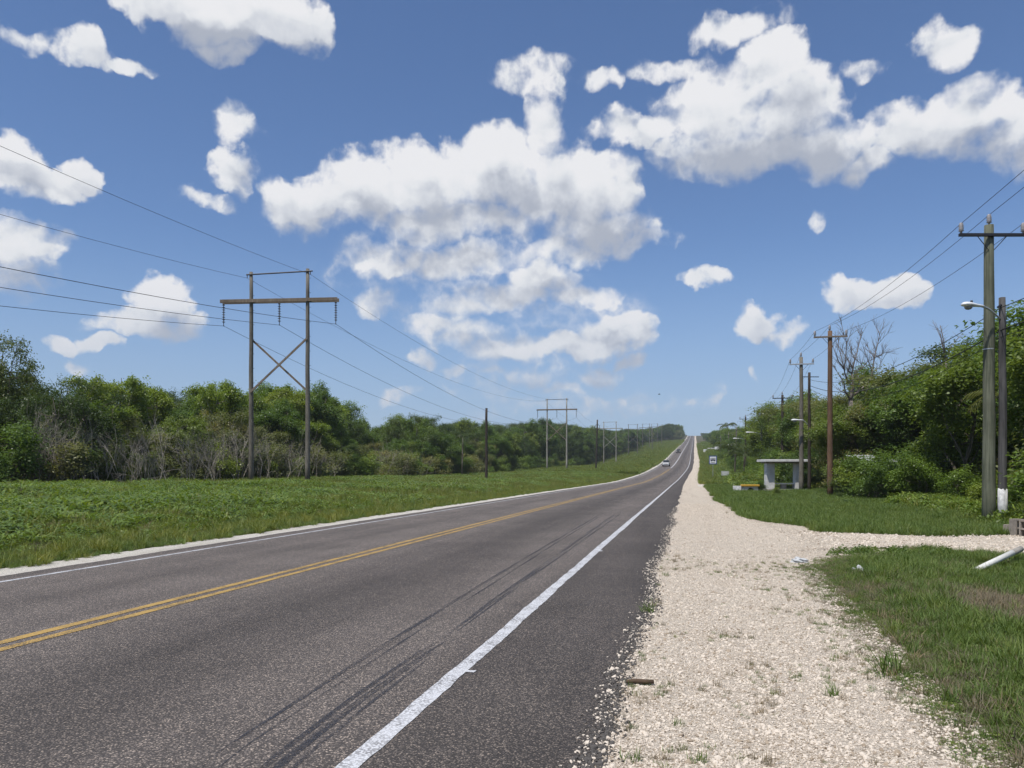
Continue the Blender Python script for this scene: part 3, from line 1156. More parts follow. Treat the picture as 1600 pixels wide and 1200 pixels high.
def on_track(x, y, pad=0.0):
    return (y < np.interp(x, tfx, tfy) + pad) & (y > np.interp(x, tnx, tny) - pad) & (x > 1.0)


# --- right near patch: short turf with dry spots
def right_patch():
    n_ = 230000
    x, y = rect_pts(n_, 0.9, 16, 2.2, 17.5, rng)
    edge = np.interp(y, kY, kX)
    nz = vnoise(x, y, 0.9, 3) * 0.6 + vnoise(x, y, 0.28, 5) * 0.4
    keep = (x > edge - 0.22 + 1.0 * (nz - 0.42)) & (y < np.interp(x, tnx, tny) + 0.12 * (nz - 0.3)) & in_view(x, y)
    into = x - edge
    keep &= rng.uniform(0, 1, n_) < 0.10 + 1.0 * sstep(-0.1, 0.65, into + .5 * (nz - .5))
    dryz = sstep(0.52, 0.72, vnoise(x, y, 2.2, 11) * 0.5 + vnoise(x, y, 0.8, 12) * 0.25 + 0.55 * np.exp(-((x - 3.9) / .75) ** 2 - ((y - 9.6) / 1.5) ** 2) + 0.5 * np.exp(-((x - 4.3) / 1.1) ** 2 - ((y - 13.6) / .8) ** 2))
    keep &= rng.uniform(0, 1, n_) > 0.70 * dryz
    x, y, into, dryz, nz = (q[keep] for q in (x, y, into, dryz, nz))
    m_ = len(x)
    g = sstep(0.3, 1.0, into)
    wh = pick([('turf_a', 1.0 * (1 - dryz) + .05), ('turf_b', .8 * (1 - dryz) + .05), ('turf_long', 0.22 * g * (1 - dryz) + .01), ('turf_dry', 0.10 + .25 * (1 - g) + 0.7 * dryz), ('clover_low', .5 * (1 - dryz) + .1)], m_, rng)
    s = (0.36 + 0.36 * g) * rng.uniform(0.7, 1.3, m_) * (0.7 + 0.6 * nz)
    pts = np.stack([x, y, ground_z(x, y) - 0.004], 1)
    scatter('grass', pts, wh, s, 'short green turf with dry patches beside the gravel shoulder', 'grass', seed=21)


right_patch()


# --- right far verge: mown grass between the track and the bushes, then rank growth
def right_far():
    n_ = 90000
    x, y = rect_pts(n_, 1.0, 20, 15, 80, rng, 1.25)
    edge = np.interp(y, kY, kX)
    nz = vnoise(x, y, 1.2, 31)
    keep = (x > edge + 0.4 * (nz - 0.6)) & ~on_track(x, y, 0.02) & (y > np.interp(x, tfx, tfy) - 0.05) & in_view(x, y)
    keep &= ~((y > sn[1][1] - 1 + 0.1 * x) & (y < 86 + 0.2 * x))
    clear = (y > 38) & (y < 62) & (x > 2.5) & (x < 11)
    x, y, nz, clear = x[keep], y[keep], nz[keep], clear[keep]
    m_ = len(x)
    tall = (1 - clear) * ( sstep(8.2, 10.5, x + 1.2 * (nz - .5)) * (1 - 0.85 * (y < 24)) * 0.9 + 0.25 * sstep(34, 60, y) * sstep(3.5, 6, x) * (nz > .45))
    wh = pick([('turf_a', 1.0 * (1 - tall) + .02), ('turf_long', .9 * (1 - tall) + .05), ('turf_dry', .06), ('rank_b', 1.2 * tall), ('creeper_a', 1.2 * tall), ('weed_b', .8 * tall)], m_, rng)
    s = rng.uniform(0.7, 1.3, m_) * (0.95 + 0.3 * sstep(20, 60, y))
    cq, sq = at(1172, 760, 54.5), at(1222, 760, 56)
    near = (np.hypot(x - cq.x, y - cq.y) < 2.0) | ((np.abs(x - sq.x) < 2.2) & (np.abs(y - sq.y) < 2.2))
    s = np.where(near, s * .3, s)
    scatter('verge_grass', np.stack([x, y, ground_z(x, y) - 0.005], 1), wh, s, 'mown grass and rank weeds behind the gravel track', 'grass', seed=22)


right_far()


def right_distant():
    n_ = 12000
    y = 80 + 500 * rng.uniform(0, 1, n_) ** 1.6
    x = XS(y) + rng.uniform(1.4, 12, n_)
    keep = ~((y > 79) & (y < 89)) | (x > 20)
    x, y = x[keep], y[keep]
    m_ = len(x)
    lx = x - XS(y)
    wh = pick([('rank_a', np.full(m_, .6)), ('rank_b', np.full(m_, 1.0)), ('creeper_a', .3 + 0.9 * (lx > 5)), ('weed_c', .2 + .6 * (lx > 5))], m_, rng)
    s = rng.uniform(0.8, 1.3, m_) * np.where(lx > 5, 1.9, 0.9) * (1 + y / 500)
    scatter('distant_grass', np.stack([x, y, ground_z(x, y) - 0.01], 1), wh, s, 'green weeds lining the right shoulder towards the hill', 'grass', seed=23)


right_distant()


# --- left verge: grass strip by the road, lush broad-leaved weeds behind
def left_verge():
    n_ = 130000
    y = 4 + 150 * rng.uniform(0, 1, n_) ** 1.25
    x = XS(y) - 10.0 - 30 * rng.uniform(0, 1, n_) ** 1.15
    lx = x - XS(y)
    nz = vnoise(x, y, 3.5, 41) * .6 + vnoise(x, y, 1.1, 42) * .4
    keep = in_view(x, y) & (lx < -10.02 + 0.25 * (vnoise(x, y, .5, 8) - 0.7))
    x, y, lx, nz = x[keep], y[keep], lx[keep], nz[keep]
    m_ = len(x)
    back = sstep(-11.2, -15.5, lx + 1.5 * (nz - .5))
    lush = sstep(0.42, 0.60, nz + 0.26 * (1 - sstep(26, 50, y)) - 0.06) * back
    wh = pick([('turf_long', 1.6 * (1 - back)), ('turf_dry', .10 + .25 * (1 - back) * (nz > .6)), ('rank_b', .45 + .5 * back * (1 - lush)), ('rank_a', .6 * back * (1 - lush) + .03), ('rank_dry', .12 * back),
               ('weed_a', 1.0 * lush), ('weed_b', 1.0 * lush), ('weed_c', .5 * lush), ('creeper_a', .5 * lush * (nz < .55)), ('creeper_b', .25 * lush)], m_, rng)
    s = rng.uniform(0.6, 1.3, m_) * (0.5 + 0.55 * back) * (0.65 + 0.7 * nz)
    s = np.where((lx > -11.5), s * 1.15, s)
    scatter('weeds', np.stack([x, y, ground_z(x, y) - 0.01], 1), wh, s, 'lush broad leaved weeds and grass between road and forest', 'weeds', seed=24)
    n_ = 30000
    y = 150 + 600 * rng.uniform(0, 1, n_) ** 1.5
    x = XS(y) - 10.3 - 30 * rng.uniform(0, 1, n_)
    wh = pick([('rank_a', np.full(n_, 1.0)), ('creeper_b', np.full(n_, .5)), ('weed_c', np.full(n_, .5)), ('rank_b', np.full(n_, .7))], n_, rng)
    s = rng.uniform(0.8, 1.4, n_) * (1.0 + y / 350)
    scatter('hill_grass', np.stack([x, y, ground_z(x, y) - 0.01], 1), wh, s, 'rough green grass on the slope under the pylons', 'grass', seed=25)


left_verge()


# --- stones and small tufts on the shoulder and track
def gravel_bits():
    n_ = 120000
    y = 2.3 + 34 * rng.uniform(0, 1, n_) ** 2.2
    e1 = np.interp(y, kY, kX)
    x = L_EDGE_R - .12 + (e1 + 0.45 - L_EDGE_R) * rng.uniform(0, 1, n_)
    keep = in_view(x, y) & ((x > L_EDGE_R + .04) | (rng.uniform(0, 1, n_) < 0.12))
    x, y = x[keep], y[keep]
    z = ZR(y) + 0.006
    s = np.clip(rng.lognormal(-5.15, 0.45, len(x)), .003, .024)
    x2 = 0.4 + 13 * rng.uniform(0, 1, 15000) ** .8
    y2 = np.interp(x2, tnx, tny) + (np.interp(x2, tfx, tfy) - np.interp(x2, tnx, tny)) * rng.uniform(-.05, 1.04, 15000)
    z2 = ground_z(x2, y2) + 0.008 + .022 * sstep(1.3, 4.0, x2)
    s2_ = np.clip(rng.lognormal(-4.3, 0.4, 15000), .006, .04) * (.45 + .55 * sstep(.6, 3.5, x2))
    X, Y, Z, S = np.r_[x, x2], np.r_[y, y2], np.r_[z, z2], np.r_[s, s2_]
    wh = [('stone_a', 'stone_b', 'stone_c', 'stone_d', 'stone_a')[i % 5] for i in range(len(X))]
    scatter('gravel_stones', np.stack([X, Y, Z], 1), wh, S, 'loose pale limestone chips on the shoulder and track', 'gravel', tilt=.5, seed=26)
    n_ = 15000
    y = 2.3 + 30 * rng.uniform(0, 1, n_) ** 1.9
    x = np.interp(y, YS, edge_r) + rng.normal(0.0, .05, n_)
    on = x < np.interp(y, YS, edge_r)
    wh = np.where(rng.uniform(0, 1, n_) < np.where(on, .80, .85), 'crumb_a', 'stone_b')
    s_ = np.clip(rng.lognormal(-5.0, .45, n_), .003, .022)
    scatter('asphalt_crumbs', np.stack([x, y, ZR(y) + np.where(on, .014, .008)], 1), [str(q) for q in wh], s_, 'crumbled asphalt and grit along the broken road edge', 'gravel', tilt=.5, seed=29)
    n_ = 1500
    x, y = rect_pts(n_, -.42, 1.6, 2.4, 14, rng, 1.4)
    nz = vnoise(x, y, .45, 61) * .6 + vnoise(x, y, 1.4, 62) * .4
    keep = (nz > .60 - 0.16 * sstep(.7, 1.5, x) - .10 * (x < -.3)) & in_view(x, y)
    x, y = x[keep], y[keep]
    wh = pick([('turf_dry', np.full(len(x), 1.2)), ('turf_a', np.full(len(x), .8)), ('turf_b', np.full(len(x), .8))], len(x), rng)
    scatter('tufts', np.stack([x, y, ZR(y) + .003], 1), wh, rng.uniform(.16, .5, len(x)), 'sparse dry grass tufts growing through the gravel', 'grass', seed=27)


gravel_bits()


def single_tufts():
    L_ = [(1388, 1052, 1.1, 'turf_long'), (1393, 1056, .9, 'turf_dry'), (1300, 1088, .5, 'turf_long'), (1320, 1095, .4, 'turf_dry'), (1012, 958, .8, 'turf_long'), (1020, 948, .6, 'turf_dry'),
          (1135, 966, .35, 'turf_a'), (1060, 1134, .5, 'turf_a'), (985, 1190, .8, 'turf_a'), (1090, 1192, .7, 'turf_a'), (1040, 900, .8, 'turf_a'), (1140, 795, .9, 'turf_dry'), (1136, 802, .8, 'turf_dry'),
          (1405, 1045, .7, 'turf_dry'), (1380, 1060, .7, 'turf_a'), (1360, 1064, .5, 'turf_dry')]
    for k in range(46):
        L_.append((1300 + 190 * rng.random(), 862 + 7 * rng.random(), .25 + .3 * rng.random(), 'creeper_b'))
    for k in range(260):                    # seed stalks and taller tufts in the near patch
        u_ = 1330 + 300 * rng.random()
        v_ = 880 + 320 * rng.random()
        if u_ > 1240 + 0.82 * (v_ - 862) + 40:
            L_.append((u_, v_, .35 + .5 * rng.random(), 'turf_dry' if k % 3 else 'turf_long'))
    pts = [gp(u, v) for u, v, *_ in L_]
    scatter('edge_tufts', [(p.x, p.y, gz(p.x, p.y) + .003) for p in pts], [q[3] for q in L_], [q[2] for q in L_], 'single grass tufts standing in the gravel', 'grass', seed=28)


single_tufts()

# ================================================================== trees


def limb(mb, p0, p1, r0, r1, rng, sides=6, sag=0.12, segs=4):
    p0, p1 = np.array(p0, float), np.array(p1, float)
    L = np.linalg.norm(p1 - p0)
    pts, rad = [], []
    for i in range(segs + 1):
        t = i / segs
        q = p0 * (1 - t) + p1 * t
        if 0 < i < segs:
            q = q + rng.normal(0, sag * L * 0.25, 3)
        pts.append(q)
        rad.append(r0 * (1 - t) + r1 * t)
    mb.tube(pts, rad, sides, cap=False)
    return pts


def tree_proto(name, seed, H, lobes, leaf, bark, nleaf, lsize, trunk_r, sprig=0.24, n_limb=9, droop=0.0, up=0.75, trunks=1, shell=0.72, gapt=0.38):
    """trunk with limbs + crown of leaf sprigs spread through uneven lobes.
    lobes: list of (cx, cy, cz, rx, ry, rz) in metres"""
    r = np.random.default_rng(seed)
    mb = MB()
    lo = np.array(lobes, float)
    zc = lo[:, 2].mean()
    for k in range(trunks):
        b = np.array([r.normal(0, .25 * (trunks > 1)), r.normal(0, .25 * (trunks > 1)), -0.15])
        topp = np.array([r.normal(0, .4), r.normal(0, .4), zc + 0.2 * H])
        pts = limb(mb, b, topp, trunk_r * r.uniform(.8, 1.1), trunk_r * .35, r, 8, .14, 6)
        for j in range(n_limb // trunks + 1):
            l = lo[r.integers(len(lo))]
            p0 = pts[r.integers(2, len(pts) - 1)]
            tgt = l[:3] + r.normal(0, .45, 3) * l[3:]
            e = limb(mb, p0, tgt, trunk_r * .42, trunk_r * .12, r, 5, .2, 4)
            for m in range(3):
                q = e[r.integers(2, 5)]
                limb(mb, q, q + r.normal(0, 1, 3) * l[3:] * .55 + np.array([0, 0, .2]), trunk_r * .13, trunk_r * .05, r, 4, .25, 3)
    tm = mb.mesh(name + '_trunk', bark, True)
    # sprigs
    vol = (lo[:, 3] * lo[:, 4] * lo[:, 5]) ** (2 / 3)
    per = 9
    ns = nleaf // per
    li = r.choice(len(lo), ns, p=vol / vol.sum())
    d = r.normal(0, 1, (ns, 3))
    d /= np.linalg.norm(d, axis=1)[:, None]
    flip = (d[:, 2] < 0) & (r.uniform(0, 1, ns) < .6)
    d[flip, 2] *= -1
    rad = shell + (1.06 - shell) * r.uniform(0, 1, ns) ** 0.6
    lump = 1 + 0.34 * np.sin(d[:, 0] * 7 + li) * np.cos(d[:, 1] * 6 + li * 2) + 0.18 * np.sin(d[:, 2] * 11 + li)
    spray = r.uniform(0, 1, ns) < .16
    rad = np.where(spray, rad * r.uniform(1.1, 1.5, ns), rad)
    S = lo[li, :3] + d * lo[li, 3:] * (rad * lump)[:, None]
    S += .22 * np.sin(S[:, [1, 2, 0]] * 3.1 + seed)
    S[:, 2] -= droop * (rad * np.linalg.norm(d[:, :2], axis=1)) ** 2
    gap = vnoise(S[:, 0] * 1.0 + S[:, 2] * .7, S[:, 1] * 1.0 - S[:, 2] * .6, 0.9, seed)
    S = S[gap > gapt]
    dd = d[gap > gapt]
    C = np.repeat(S, per, 0) + r.normal(0, sprig, (len(S) * per, 3)) * np.array([1, 1, .55])
    ow = np.repeat(dd, per, 0) * 0.5
    V, Q = leaf_cards(r, C, lsize, up, 0.52, 0.14, ow)
    base = vnoise(S[:, 0], S[:, 2] + S[:, 1], 1.3, seed + 5)
    tint = np.clip(np.repeat(base, per) * .95 - .1 + r.uniform(0, .3, len(C)), 0, 1)
    ok = C[:, 2] > 0.02
    V = V.reshape(-1, 4, 3)[ok].reshape(-1, 3)
    Q = np.arange(len(V)).reshape(-1, 4)
    cm = np_mesh(name + '_crown', V, Q, leaf, tint[ok])
    return tm, cm, H


def rl(rng, n_, R_, z0, z1, rmin, rmax, flat=.75):
    out_ = []
    for i in range(n_):
        a_ = rng.uniform(0, 2 * PI)
        q = R_ * math.sqrt(rng.uniform(0, 1))
        z = rng.uniform(z0, z1)
        s = rng.uniform(rmin, rmax)
        out_.append((q * math.cos(a_), q * math.sin(a_), z, s, s * rng.uniform(.8, 1.1), s * flat * rng.uniform(.8, 1.2)))
    return out_


TP = {}
r0 = np.random.default_rng(99)
for k in range(3):
    TP['broad%d' % k] = tree_proto('broad', 100 + k, 8.6, rl(r0, 19, 2.5, 2.4, 7.9, .55, 1.2), 'leaf_mid', 'bark', 22000, .20, .13)
for k in range(2):
    TP['dark%d' % k] = tree_proto('dark', 200 + k, 8.8, rl(r0, 20, 2.3, 2.6, 8.0, .55, 1.2), 'leaf_dark', 'bark', 23000, .18, .12, trunks=2)
for k in range(2):
    lb = rl(r0, 8, 2.6, 6.9, 8.2, .7, 1.2, .42) + rl(r0, 5, 2.0, 5.2, 6.6, .6, 1.0, .5)
    TP['lime%d' % k] = tree_proto('lime', 300 + k, 8.7, lb, 'leaf_lime', 'bark_pale', 12000, .26, .10, .26, gapt=.46)
for k in range(3):
    TP['olive%d' % k] = tree_proto('olive', 400 + k, 6.6, rl(r0, 18, 2.1, 1.0, 6.0, .5, 1.0), 'leaf_olive', 'bark_pale', 19000, .16, .08, trunks=2)
for k in range(3):
    TP['shrub%d' % k] = tree_proto('shrub', 500 + k, 3.0, rl(r0, 9, 1.2, .5, 2.3, .5, .95, .8), ('leaf_mid', 'leaf_weed', 'leaf_olive')[k], 'bark', 9000, .15, .035, .2, trunks=3, n_limb=6, shell=.5)
TP['under0'] = tree_proto('under', 600, 3.4, rl(r0, 8, 1.3, .5, 2.6, .5, .9, .9), 'leaf_dark', 'bark', 6500, .14, .04, .2, trunks=3, n_limb=6, shell=.4)


def dry_proto(name, seed, H, spread, n_, mat='twig'):
    """leafless thicket: many forking grey stems"""
    r = np.random.default_rng(seed)
    mb = MB()

    def grow(p, d, L, rad, lev):
        q = p + d * L
        mid = p + d * L * .5 + r.normal(0, .05 * L, 3)
        mb.tube([p, mid, q], [rad, rad * .8, rad * .6], 3, cap=False)
        if lev:
            for _ in range(r.integers(2, 4)):
                dn = d + r.normal(0, .42, 3) + np.array([0, 0, .1])
                dn /= np.linalg.norm(dn)
                grow(q if r.uniform() < .6 else mid, dn, L * r.uniform(.5, .8), rad * .6, lev - 1)
    for i in range(n_):
        b = np.array([r.normal(0, spread * .5), r.normal(0, spread * .5), -.1])
        d = np.array([r.normal(0, .28), r.normal(0, .28), 1.0])
        d /= np.linalg.norm(d)
        grow(b, d, H * r.uniform(.25, .42), .022, 4)
    return mb.mesh(name, mat)


DRY = [dry_proto('dry_stems', 700 + k, 4.2, 1.0, 11) for k in range(3)]
r9 = np.random.default_rng(5)


def add_tree(kind, x, y, H, rz, label, cat, group, name, wide=1.0, zoff=0.0):
    tm, cm, H0 = TP[kind]
    o = thing(name, label, cat, (x, y, gz(x, y) + zoff), rz, group)
    s = H / H0
    w = s * wide
    o.scale = (w, w, s)
    for nm, me in (('trunk', tm), ('crown', cm)):
        c_ = bpy.data.objects.new(nm, me)
        COL.objects.link(c_)
        c_.parent = o
    return o


prof_l = [(-400, 540), (-60, 560), (0, 560), (30, 572), (60, 583), (150, 583), (165, 602), (200, 592), (255, 588), (290, 612), (312, 598), (360, 602), (400, 592), (440, 604), (480, 612), (505, 607), (525, 618), (542, 652), (600, 658), (662, 645), (700, 652), (760, 658), (800, 662), (850, 655), (900, 666), (960, 674), (1000, 672), (1030, 668), (1045, 662), (1062, 666), (1075, 690)]
prof_r = [(1090, 684), (1100, 680), (1120, 674), (1150, 672), (1180, 668), (1200, 658), (1240, 634), (1260, 626), (1280, 624), (1310, 620), (1335, 622), (1350, 604), (1380, 582), (1400, 575), (1440, 576), (1470, 556), (1500, 536), (1540, 522), (1560, 512), (1600, 520), (1700, 480), (2200, 380)]


def top_z(x, y, prof):
    u, v, d = pix((x, y, 0))
    vt = np.interp(u, [p[0] for p in prof], [p[1] for p in prof])
    return CAM_H + (HOR - vt) * d / F_PX, u, d


LAB = {
    'broad': ('leafy green broadleaf tree in the forest edge left of the road', 'broadleaf_tree'),
    'dark': ('dense tree darkened for cloud shadow in the forest edge left of the road', 'dark_tree'),
    'lime': ('yellow green flat topped tree rising from the forest edge', 'umbrella_tree'),
    'olive': ('dull olive bushy tree in the forest edge left of the road', 'olive_tree'),
}


def place_l(x, y, lb):
    base = lb.split(' in the forest')[0].split(' rising from')[0]
    u, v, d = pix((x, y, 0))
    if u < 150:
        w = 'in the dark forest around the thin palm'
    elif u < 380:
        w = 'in the forest before the big pylon'
    elif u < 560:
        w = 'in the forest behind the big pylon'
    elif u < 740:
        w = 'in the forest toward the lone pole'
    elif u < 850:
        w = 'in the forest toward the pale pylon'
    elif u < 940:
        w = 'in the forest behind the pale pylon'
    else:
        w = 'in the forest beside the far pylons'
    return base + ' ' + w


SHL = {'shrub0': 'mid green leafy shrub', 'shrub1': 'bright green leafy shrub', 'shrub2': 'olive leafy shrub', 'under0': 'dark leafy shrub'}


def place_r(y, lb):
    base = lb.split(' behind the right')[0].split(' in the right')[0]
    if y < 33:
        w = 'behind the main pole and lamp pole'
    elif y < 46:
        w = 'around the half hidden shed'
    elif y < 56:  # darker tone, also stands in for cloud shadow on left and hillside forest
        w = 'behind the rusty pole and bare tree'
    elif y < 75:
        w = 'behind the bus shelter'
    elif y < 115:
        w = 'behind the double crossarm pole'
    else:
        w = 'along the far right poles up the hill'
    return base + ' ' + w


# left forest edge: front row follows the verge, spaced as crowns touch
yy = 16.0
row = 0
while yy < 430:
    far = yy > 190
    x = XS(yy) - 38.5 + r9.normal(0, .8) + (1.2 if yy < 60 else 0)
    zt, u, d = top_z(float(x), yy, prof_l)
    if u < 165:
        kd = r9.choice(['dark0', 'dark1'])  # only dark leaves here: cloud shadow put into the leaf colour
    elif u < 560:
        kd = r9.choice(['broad0', 'broad1', 'broad2', 'olive0', 'olive1', 'lime0', 'olive2'])
    elif u < 760:
        kd = r9.choice(['broad0', 'broad1', 'olive0', 'olive1', 'broad2', 'dark1'])
    else:
        kd = r9.choice(['dark0', 'dark1', 'broad2', 'dark0'])  # dark kinds favoured in place of cloud shadow over the hillside
    H = zt - gz(x, yy) + r9.normal(-.15, .45) - (0.7 if kd.startswith('olive') else 0)
    H *= r9.uniform(.60, .90) if u > 160 else r9.uniform(.82, 1.0)
    H = max(3.6, min(19, H))
    lb, nm = LAB[kd[:-1]]
    add_tree(kd, float(x), yy, H, r9.uniform(0, 6.28), place_l(float(x), yy, lb), 'tree', 'trees of the left forest edge', nm, wide=r9.uniform(.8, 1.05) if H < 10 else r9.uniform(.7, .9))
    yy += r9.uniform(2.3, 3.3) if yy < 120 else r9.uniform(4, 5.5) if not far else r9.uniform(5.5, 8)
# second row, a touch taller, showing between the front crowns
yy = 18.0
while yy < 330:
    x = XS(yy) - 42.5 + r9.normal(0, 1.2)
    zt, u, d = top_z(float(x), yy, prof_l)
    if u < 150:
        kd = r9.choice(['dark0', 'dark1'])
    elif u < 520:
        kd = r9.choice(['lime0', 'lime1', 'broad0', 'lime1', 'lime0'])
    else:
        kd = r9.choice(['dark0', 'broad2', 'broad1', 'dark1'])
    H = max(5, min(20, (zt - gz(x, yy)) * r9.uniform(.86, 1.04)))
    lb, nm = LAB[kd[:-1]]
    add_tree(kd, float(x), yy, H, r9.uniform(0, 6.28), place_l(float(x), yy, lb), 'tree', 'trees of the left forest edge', nm, wide=r9.uniform(.6, .85))
    yy += r9.uniform(2.6, 4.2) if yy < 120 else r9.uniform(6, 9)
# the two taller trees that stand above the line
p = at(8, 700, 50)
add_tree('dark1', p.x, p.y, 10.6, .4, 'tall tree darkened for cloud shadow with open tufted top above the left forest', 'tree', None, 'dark_tree', .62)
p = at(505, 700, 84)
add_tree('broad2', p.x, p.y, 10.6, 2.2, 'rounded bright green tree right behind the pylon poles', 'tree', None, 'broadleaf_tree', .72)
# undergrowth along the forest foot
yy = 15.0
while yy < 260:
    x = XS(yy) - 35.6 + r9.normal(0, .6)
    kd = r9.choice(['shrub0', 'shrub2', 'under0', 'shrub2', 'shrub1', 'shrub0'])
    h = r9.uniform(1.5, 3.6)
    add_tree(kd, float(x), yy, h, r9.uniform(0, 6.28), place_l(float(x), yy, SHL[kd] + ' in the forest').replace('in the', 'at the foot of the', 1), 'shrub', 'shrubs at the left forest foot', 'shrub', r9.uniform(1.0, 1.4))
    yy += r9.uniform(1.6, 3.2) if yy < 110 else r9.uniform(4, 7)
# leafless grey thickets
for (u, d, h) in ((20, 43, 3.8), (45, 44, 4.6), (75, 44.5, 3.6), (120, 46, 4.2), (165, 48, 3.4), (190, 49, 4.4), (300, 55, 3.4), (335, 58, 5.0), (372, 62, 3.8), (415, 66, 4.0), (470, 73, 4.2), (575, 91, 4.0), (640, 101, 3.2), (215, 50, 2.4), (268, 53, 4.2), (350, 60, 4.6), (440, 69, 3.2), (490, 77, 3.0), (600, 95, 4.4)):
    p = at(u, 740, d)
    o = bpy.data.objects.new('dry_bush', DRY[int(r9.integers(3))])
    COL.objects.link(o)
    lx = p.x
    o.location = (p.x + 1.5, p.y, gz(p.x, p.y))
    o.scale = (h / 3.3 * .9, h / 3.3 * .9, h / 3.3)
    o.rotation_euler = (0, 0, r9.uniform(0, 6.28))
    tag(o, 'leafless grey brown thicket before the left forest', 'bush', 'dry thickets along the left forest')

# right forest edge
LABR = {'broad': ('leafy green broadleaf tree behind the right roadside poles', 'broadleaf_tree'), 'dark': ('dark dense tree behind the right roadside poles', 'dark_tree'),
        'lime': ('yellow green tree in the right roadside growth', 'umbrella_tree'), 'olive': ('olive green bushy tree in the right roadside growth', 'olive_tree')}
yy = 20.0
while yy < 420:
    base = 13.6 if yy < 60 else 12.5
    x = XS(yy) + base + r9.normal(0, .7)
    zt, u, d = top_z(float(x), yy, prof_r)
    kd = r9.choice(['broad0', 'broad1', 'dark0', 'olive1', 'broad2', 'dark1']) if yy > 45 else r9.choice(['broad0', 'broad1', 'dark0', 'broad2'])
    if 34 < yy < 48:
        yy += 1.5
        x += 3.5
        zt, u, d = top_z(float(x), yy, prof_r)
    H = max(4.0, min(18, zt - gz(x, yy) + r9.normal(0, .25)))
    lb, nm = LABR[kd[:-1]]
    add_tree(kd, float(x), yy, H, r9.uniform(0, 6.28), place_r(yy, lb), 'tree', 'trees of the right roadside', nm, wide=r9.uniform(.9, 1.15) if H < 10 else .75)
    yy += r9.uniform(2.6, 3.6) if yy < 100 else r9.uniform(4.5, 7)
yy = 26.0
while yy < 300:
    x = XS(yy) + 18.5 + r9.normal(0, 1.0)
    zt, u, d = top_z(float(x), yy, prof_r)
    kd = r9.choice(['broad0', 'dark0', 'broad2', 'dark1'])
    H = max(5, min(18, zt - gz(x, yy) + r9.normal(.1, .3)))
    lb, nm = LABR[kd[:-1]]
    add_tree(kd, float(x), yy, H, r9.uniform(0, 6.28), place_r(yy, lb), 'tree', 'trees of the right roadside', nm, wide=r9.uniform(.8, 1.0))
    yy += r9.uniform(4, 5.5) if yy < 100 else r9.uniform(8, 12)
yy = 23.5
while yy < 260:
    x = XS(yy) + (11.2 if yy < 38 else 9.6) + r9.normal(0, .5) + (3.0 if 46 < yy < 63 else 0)
    kd = r9.choice(['shrub0', 'shrub1', 'shrub0', 'under0', 'shrub1'])
    h = r9.uniform(1.3, 2.4) if yy < 45 else r9.uniform(2.2, 3.6)
    add_tree(kd, float(x), yy, h, r9.uniform(0, 6.28), place_r(yy, SHL[kd] + ' behind the right'), 'shrub', 'shrubs along the right roadside', 'shrub', r9.uniform(1.0, 1.4))
    yy += r9.uniform(1.3, 2.2) if yy < 90 else r9.uniform(3, 5)
for (u, d, v, kd, wd) in ((1284, 64, 634, 'broad0', .8), (1306, 56, 645, 'olive1', .8), (1322, 47.5, 636, 'broad2', .95), (1342, 48, 628, 'olive0', 1.0), (1368, 47, 606, 'olive2', 1.0),
                          (1395, 47.5, 586, 'broad1', .9), (1425, 46, 582, 'broad0', .95), (1455, 43, 570, 'dark0', .9), (1490, 39, 548, 'broad2', .9), (1520, 35, 532, 'broad1', .95), (1258, 72, 630, 'broad1', .75)):
    p = at(u, 740, d)
    H = CAM_H + (HOR - v) * d / F_PX - gz(p.x, p.y)
    lb, nm = LABR[kd[:-1]]
    add_tree(kd, p.x, p.y, H, u * .7, place_r(p.y, lb), 'tree', 'trees of the right roadside', nm, wd)
for (u, d, v, kd) in ((1338, 40.5, 728, 'shrub1'), (1366, 40, 708, 'shrub0'), (1390, 40, 710, 'shrub0'), (1408, 40, 732, 'shrub2'), (1436, 39, 718, 'shrub0'), (1455, 37, 735, 'shrub1')):
    p = at(u, 740, d)
    H = CAM_H + (HOR - v) * d / F_PX - gz(p.x, p.y)
    add_tree(kd, p.x, p.y, H, u * .3, SHL[kd] + ' growing close in front of the shed', 'shrub', 'shrubs before the shed', 'shrub', 1.15)
# shrubs in front of the bus shelter
for (u, v, h) in ((1190, 768, .8), (1215, 776, .55)):
    p = gp(u, v)
    add_tree('shrub0', p.x, p.y, h, 1.0, 'low dark shrub in the grass before the bus shelter', 'shrub', 'shrubs before the bus shelter', 'shrub', 1.2)

# far woodland on both sides of the hill: one mass nobody could count
for k_ in ('broad2', 'dark0', 'dark1', 'olive0', 'broad0'):
    PROTO['wood_' + k_] = bpy.data.objects.new('wood_' + k_, TP[k_][1])


